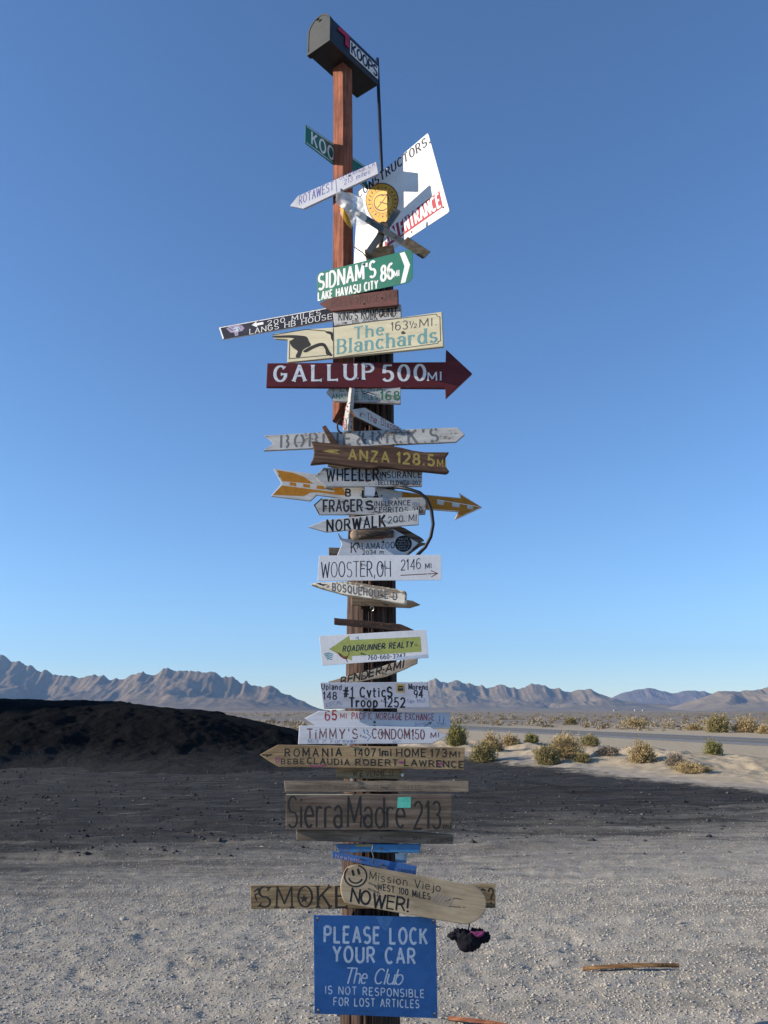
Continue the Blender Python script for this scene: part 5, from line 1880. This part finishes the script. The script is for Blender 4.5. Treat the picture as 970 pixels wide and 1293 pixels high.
b = sign('arrow_sign', 'long tan wooden arrow with two lines of dark capital letters', [(328, 953), (350.5, 940.5), (587, 944), (586, 972), (352, 968.5), (338, 960)], 0, 3.585, 0.02, M['tan_wood'], rough=0.0006)
b.text('ROMANIA', (360, 955), (431, 954.5), 9.3, I['dark_on_wood'], w=0.19, jit=0.03, track=0.34)
b.text('1407', (447.5, 954.5), (474, 954.5), 9.3, I['dark_on_wood'], w=0.18, jit=0.03)
b.text('1mi', (478, 954.5), (494, 954.5), 9, I['dark_on_wood'], w=0.19, jit=0.03)
b.text('HOME', (501, 955), (537, 955), 9.3, I['dark_on_wood'], w=0.19, jit=0.03)
b.text('173', (544, 955.5), (564, 955.5), 9.3, I['dark_on_wood'], w=0.19, jit=0.03)
b.text('MI', (568, 956), (580, 956), 7, I['dark_on_wood'], w=0.19, jit=0.03)
b.text('BEBE', (355, 964.5), (384, 964.5), 6, I['dark_on_wood'], w=0.2, jit=0.03)
b.text('CLAUDiA', (388, 964), (441, 966), 7.2, I['dark_on_wood'], w=0.2, jit=0.03)
b.text('ROBERT', (449, 966), (502, 966.5), 7.2, I['dark_on_wood'], w=0.2, jit=0.03)
b.text('LAWRENCE', (511, 966.5), (585, 969.5), 7.6, I['dark_on_wood'], w=0.2, jit=0.03)
b.line([(391, 966.5), (400, 967.5), (412, 966.5)], 1.2, I['magenta'])
b.line([(348, 957), (352, 957.5), (352, 962), (348.5, 962), (348, 957)], 1.0, I['magenta'])
b.line([(554, 966.5), (557, 963), (558.5, 967)], 1.2, I['magenta'])
b.line([(504.5, 962.5), (508, 962.5)], 2.4, I['magenta'])
b.line([(331, 953), (342, 953.5)], 1.5, I['dark_on_wood'])
b.line([(336, 955.5), (343, 952)], 1.2, I['dark_on_wood'])
b.done()

b = sign('plank_sign', 'short tan board with faint writing under the long tan arrow', [(423.5, 969), (508, 970), (507.5, 984), (425, 983.5)], 0, 3.63, 0.02, M['smoke_wood'], rough=0.001)
b.text('W.E.VENNE U', (446, 980), (496, 980), 7, I['faint_dark'], w=0.13, jit=0.04)
b.done()
b = sign('plank_sign', 'long narrow blank weathered plank above the darkest lettered board', [(358.5, 986), (592, 986), (592, 1000), (360, 1000)], 0, 3.60, 0.02, M['tan_grey'], rough=0.001)
b.text('IRON CATS ROAD AND OTHER SMALL THINGS', (372, 996), (568, 997), 5, I['faint_tan'], w=0.13, jit=0.05)
b.done()
b = sign('plank_sign', 'widest dark weathered board with tall black lettering reading Sierra Madre', [(361, 1002.5), (571, 1003), (570.5, 1049), (361, 1047.5)], 0, 3.59, 0.022, M['dark_wood'], rough=0.0012)
b.text('Sierra', (364, 1044.5), (432, 1044.5), 39, I['dark_on_wood'], w=0.085, track=0.14, jit=0.01, cap=0.1)
b.text('Madre', (439, 1044.5), (511, 1045), 38, I['dark_on_wood'], w=0.085, track=0.12, jit=0.01, cap=0.1)
b.text('213', (523, 1046), (556, 1046.5), 34, I['dark_on_wood'], w=0.095, track=0.18, jit=0.01, cap=0.1)
b.text('mi', (560, 1047), (569, 1047), 8, I['dark_on_wood'], w=0.16)
b.poly([(502.5, 1006.5), (519, 1006), (518.5, 1020), (501.5, 1020)], I['mint'], 'sticker')
b.line([(361.5, 1003.4), (445, 1003.4)], 0.8, I['cream_ink'], 'worn_edge')
b.done()
b = sign('plank_sign', 'plain brown plank fastened under the darkest lettered board', [(373.5, 1047.5), (530, 1051), (573, 1055), (572, 1066), (450, 1064), (375, 1061)], 0, 3.62, 0.02, M['tan_grey'], rough=0.001)
b.text('oi', (522, 1060), (531, 1060), 5, I['dark_on_wood'], w=0.16)
b.line([(540, 1063), (571, 1060)], 5, I['faint_tan'], 'worn_edge')
b.done()
b = sign('plank_sign', 'bright blue narrow board, upper of the two blue ones', [(424, 1066.5), (532, 1066), (530, 1077.5), (470, 1076), (428, 1077)], 0, 3.63, 0.018, M['blue_bright'], rough=0.0015)
b.poly([(448, 1066.5), (472, 1066.3), (470, 1068.8), (449, 1069)], I['yellow'], 'painted_patch')
b.poly([(426, 1067), (446, 1067), (440, 1076), (428, 1076)], I['blue_scrawl'], 'painted_patch')
b.done()
b = sign('plank_sign', 'deep blue sloping board, lower of the two blue ones', [(419, 1075), (440, 1078.5), (470, 1084), (526.5, 1093.5), (525, 1105), (490, 1099.5), (455, 1090), (420, 1083)], 0, 3.615, 0.018, M['blue_wood'], rough=0.0015)
b.text('camping', (503, 1100), (524, 1103), 4.5, I['navy'], w=0.18, jit=0.03)
b.text('Newland', (424, 1083), (455, 1089), 5, I['lilac'], w=0.2, jit=0.05)
b.done()
b = sign('small_plate', 'small pale blue plate beside the two blue boards', [(499, 1078), (514, 1078), (513, 1089.5), (500, 1089)], 0, 3.70, 0.004, m_sheet('pale_blue_plate', (0.18, 0.32, 0.5)), bevel=0)
b.done()
wire = [at_y(a, c, 3.755) for a, c in ((471, 1066), (470, 1075), (472, 1083), (471, 1090))]
tag(tube('wire', wire, 0.003, M['grey_metal']), 'twisted grey wire hanging over the blue boards', 'wire')

b = sign('plank_sign', 'long yellowish plank lettered SMOKE passing behind the skateboard deck', [(316, 1118), (440, 1118), (626, 1116.5), (626, 1146.5), (440, 1147.5), (317, 1148)], 0, 3.66, 0.02, M['smoke_wood'], rough=0.001)
b.text('SMOKE', (327, 1145.5), (438, 1145), 26, I['dark_on_wood'], w=0.13, track=0.2, pen=0.6, serif=True, jit=0.015, cap=0.1)
b.line([(321, 1126), (326, 1122), (327, 1128), (322, 1130), (324, 1137)], 1.8, I['dark_on_wood'])
b.text('S?', (606, 1143), (623, 1141), 20, I['dark_on_wood'], w=0.14, jit=0.03)
star = []
for k in range(10):
    rr = 6 if k % 2 == 0 else 2.6
    star.append((384 + rr * math.sin(math.pi * k / 5), 1135 - rr * math.cos(math.pi * k / 5)))
b.poly(star, I['dark_on_wood'])
b.line([(318, 1119.5), (440, 1119.3)], 1.0, I['faint_tan'], 'worn_edge')
b.done()

# skateboard deck
ctrl = [(432.5, 1106), (437, 1097), (444, 1093), (453, 1092), (470, 1095), (520, 1104), (560, 1111), (591, 1116.5), (602, 1119.5), (610, 1127), (614.5, 1138), (612.5, 1150), (606, 1159), (595, 1166), (585, 1167), (560, 1163), (510, 1154), (470, 1147), (440, 1141.5), (433.5, 1136.5), (430.5, 1127), (430, 1117)]
b = sign('skateboard_deck', 'pale rounded skateboard deck with smiley and black marker writing', rounded(ctrl, 4), 0, 3.585, 0.014, M['board_skate'], bevel=0.004)
b.text('Mission Viejo', (466.5, 1110), (556, 1126), 10, I['dark_on_wood'], w=0.11, jit=0.03, slant=0.05)
b.text('WEST 100 MiLES', (477, 1123), (543, 1136), 7.6, I['black'], w=0.16, jit=0.04)
b.text('NOWER!', (442, 1139), (515, 1151.5), 17, I['black'], w=0.15, jit=0.05, slant=0.12, track=0.1)
circ = [(449 + 14 * math.cos(R(q)), 1106 + 13.5 * math.sin(R(q))) for q in range(-75, 240, 15)]
b.line(circ, 1.8, I['black'], 'smiley')
b.line([(445, 1099), (446.5, 1105)], 3.0, I['black'], 'smiley')
b.line([(452, 1097.5), (453.5, 1103.5)], 3.0, I['black'], 'smiley')
b.line([(449 + 8.5 * math.cos(R(q)), 1107.5 + 7.5 * math.sin(R(q))) for q in range(170, 5, -15)], 1.8, I['black'], 'smiley')
for k in range(6):
    b.line([(546 + k * 4, 1138 + k * 1.5), (553 + k * 4, 1128 + k * 1.4)], 0.8, I['soft_grey'], ('scratch', k))
b.line([(562, 1138), (575, 1134), (584, 1136)], 1.2, I['faint_tan'], ('scratch', rnd.random()))
b.line([(564, 1144), (588, 1146)], 1.2, I['faint_tan'], ('scratch', rnd.random()))
b.line([(470, 1116), (478, 1124), (476, 1132)], 1.0, I['faint_tan'], ('scratch', rnd.random()))
for q in ((466, 1115), (473, 1118), (465, 1122), (472, 1125)):
    b.screws([q], M['rust_metal'], 0.004)
b.done()

# black knitted cap hanging under the deck
cp = at_y(592, 1184, 3.755)
cap = tag(empty('knit_cap', cp), 'black and pink knitted cap hanging under the skateboard deck', 'cap')
bm = bmesh.new()
bmesh.ops.create_icosphere(bm, subdivisions=5, radius=1.0)
for v in bm.verts:
    p = v.co.copy()
    k = 1 + 0.16 * mnoise.noise(p * 1.7 + Vector((3, 1, 2))) + 0.07 * mnoise.noise(p * 5) + 0.03 * mnoise.noise(p * 14)
    fl = 1 + 0.45 * max(0, p.z + 0.1) ** 1.5
    v.co = Vector((p.x * 0.056 * fl, p.y * 0.04, p.z * 0.056)) * k
    if p.z > 0.35:
        v.co.z = 0.02 + 0.016 * mnoise.noise(Vector((p.x * 5, p.y * 5, 1))) + 0.012 * abs(p.x)
bm_obj('crown', bm, M['cloth_black'], cap, smooth=True)
bm = bmesh.new()
bmesh.ops.create_icosphere(bm, subdivisions=4, radius=1.0)
for v in bm.verts:
    p = v.co.copy()
    k = 1 + 0.25 * mnoise.noise(p * 1.6 + Vector((1, 0, 5))) + 0.1 * mnoise.noise(p * 5)
    v.co = Vector((p.x * 0.03, p.y * 0.012, p.z * 0.011)) * k + Vector((0.036, -0.03, 0.02 + 0.5 * (p.x * 0.03) ** 2 * 20))
bm_obj('pink_trim', bm, M['cloth_pink'], cap, smooth=True)
bm = bmesh.new()
bmesh.ops.create_icosphere(bm, subdivisions=4, radius=1.0)
for v in bm.verts:
    p = v.co.copy()
    k = 1 + 0.4 * mnoise.noise(p * 2.3 + Vector((7, 0, 5)))
    v.co = Vector((p.x * 0.024, p.y * 0.014, p.z * 0.016)) * k + Vector((-0.066, -0.008, 0.01))
bm_obj('ear_flap', bm, M['cloth_black'], cap, smooth=True)
bm = bmesh.new()
bmesh.ops.create_icosphere(bm, subdivisions=4, radius=1.0)
for v in bm.verts:
    p = v.co.copy()
    k = 1 + 0.4 * mnoise.noise(p * 2.3 + Vector((2, 4, 5))) + 0.12 * mnoise.noise(p * 6)
    v.co = Vector((p.x * 0.024, p.y * 0.014, p.z * 0.022)) * k + Vector((0.068, -0.01, 0.004))
bm_obj('ear_flap', bm, M['cloth_black'], cap, smooth=True)
tube('string', [(0.0, 0.02, 0.02), (0.012, 0.03, 0.07), (0.02, 0.035, 0.11)], 0.003, M['cloth_pink'], cap)

# blue enamel sign
b = sign('enamel_sign', 'large blue sign with white lettering asking drivers to lock the car', [(396, 1155.5), (550.5, 1158), (552.7, 1286), (397.2, 1280)], -10, 3.585, 0.003, M['blue_sign'], bevel=0.001)
b.text('PLEASE LOCK', (410, 1189.5), (539, 1192), 19.5, I['white_worn'], w=0.17, track=0.22, cap=0)
b.text('YOUR CAR', (421, 1214), (524, 1217), 19, I['white_worn'], w=0.17, track=0.22, cap=0)
b.text('T', (434, 1241), (445, 1241.3), 19, I['white_worn'], w=0.12, slant=0.28, cap=0.5, pen=0.6)
b.text('he', (447, 1241.5), (462, 1242), 19, I['white_worn'], w=0.11, track=0.04, slant=0.28, cap=0.3, pen=0.6)
b.text('Club', (472, 1242), (507, 1243.3), 19, I['white_worn'], w=0.115, track=0.05, slant=0.28, cap=0.3, pen=0.6)
b.text('IS NOT RESPONSIBLE', (411, 1254.5), (535.5, 1259.5), 9.6, I['white_worn'], w=0.15, track=0.24, cap=0)
b.text('FOR LOST ARTICLES', (421.5, 1269.5), (529, 1272.5), 9.8, I['white_worn'], w=0.15, track=0.24, cap=0)
b.poly([(474, 1157.2), (497, 1157.5), (492, 1168), (487, 1176), (481, 1170), (477, 1163)], I['faded_blue'], 'faded_patch')
for (q0, q1, q2, q3) in ((402, 1196, 405, 1221), (540, 1205, 548, 1233), (430, 1278, 470, 1280), (520, 1162, 541, 1169), (404, 1248, 406, 1262)):
    b.line([(q0, q1), ((q0 + q2) / 2 + 0.8, (q1 + q3) / 2), (q2, q3)], 0.5, I['faded_blue'], ('scratch', q0))
for q in ((401, 1159), (547, 1162), (548.5, 1279), (402, 1275)):
    b.poly([(q[0] - 1.6, q[1]), (q[0] + 1.6, q[1]), (q[0] + 0.8, q[1] + 4.5), (q[0] - 0.4, q[1] + 6)], I['rust'], ('rust_stain', q[0]))
b.screws([(401, 1159), (547, 1162), (548.5, 1279), (402, 1275)], M['steel'], 0.005)
b.done()

# bright nail heads between the boards
for k, (a, c, dd) in enumerate(((440, 941, 3.735), (444, 984.5, 3.75), (508, 978.5, 3.775), (434, 939, 3.76))):
    p = at_y(a, c, dd)
    bm = bmesh.new()
    bmesh.ops.create_cone(bm, cap_ends=True, segments=12, radius1=0.003, radius2=0.003, depth=0.05)
    bmesh.ops.rotate(bm, verts=bm.verts, cent=(0, 0, 0), matrix=Matrix.Rotation(R(90), 3, 'X'))
    bmesh.ops.translate(bm, vec=(0, 0.025, 0), verts=bm.verts)
    o = bm_obj('nail', bm, M['steel'])
    o.location = p
    h_ = bmesh.new()
    bmesh.ops.create_cone(h_, cap_ends=True, segments=14, radius1=0.0075, radius2=0.0065, depth=0.003)
    bmesh.ops.rotate(h_, verts=h_.verts, cent=(0, 0, 0), matrix=Matrix.Rotation(R(90), 3, 'X'))
    bmesh.ops.translate(h_, vec=(0, -0.002, 0), verts=h_.verts)
    bm_obj('nail_head', h_, M['steel'], o)
    tag(o, ['bright nail above the long tan arrow', 'bright nail over the long blank weathered plank', 'bright nail at the edge of the short tan board', 'bright nail under the condom arrow'][k], 'nail', 'bright nails in the boards')

# ================================================================== things lying on the gravel
def lying(name, label, a_px, b_px, w0, w1, th, mat, bend=0.0, seed=1):
    p, q = at_z(*a_px), at_z(*b_px)
    d_ = (q - p)
    L_ = d_.length
    d_.normalize()
    s_ = Vector((-d_.y, d_.x, 0))
    vs, fs = [], []
    n_ = 24
    for k in range(n_ + 1):
        u = k / n_
        c = p.lerp(q, u)
        g_ = max(float(ground_height(p.lerp(q, e).x, p.lerp(q, e).y)) for e in (0.1, 0.5, 0.9)) - 0.012
        w = (w0 * math.sin(math.pi * min(1, u * 1.15 + 0.03)) ** 0.6 + w1) * 0.5
        z = g_ + 0.022 + bend * math.sin(math.pi * u)
        w *= 1 + 0.2 * mnoise.noise(Vector((u * 6, seed, 0)))
        vs += [c - s_ * w + Vector((0, 0, z - c.z)), c + Vector((0, 0, z - c.z + th)), c + s_ * w + Vector((0, 0, z - c.z)), c + Vector((0, 0, z - c.z - th * 0.7))]
    for k in range(n_):
        for i in range(4):
            fs.append((4 * k + i, 4 * k + (i + 1) % 4, 4 * k + 4 + (i + 1) % 4, 4 * k + 4 + i))
    fs.append((3, 2, 1, 0))
    fs.append((4 * n_, 4 * n_ + 1, 4 * n_ + 2, 4 * n_ + 3))
    c0 = sum((Vector(v) for v in vs), Vector()) / len(vs)
    o = mesh_obj(name, [Vector(v) - c0 for v in vs], fs, mat)
    o.location = c0
    return tag(o, label, 'stick', 'dry sticks on the gravel')


fr_m = m_wood('dry_frond', (0.42, 0.24, 0.10), (0.24, 0.12, 0.05))
st_m = m_wood('orange_stick', (0.46, 0.20, 0.10), (0.28, 0.11, 0.06))
lying('dry_frond', 'long dry orange brown palm frond lying on the gravel', (736, 1226), (858, 1222), 0.05, 0.006, 0.014, fr_m, 0.008, 3)
lying('broken_stick', 'short orange stick lying beside the blue sign', (566, 1287), (640, 1296), 0.03, 0.012, 0.012, st_m, 0.004, 8)
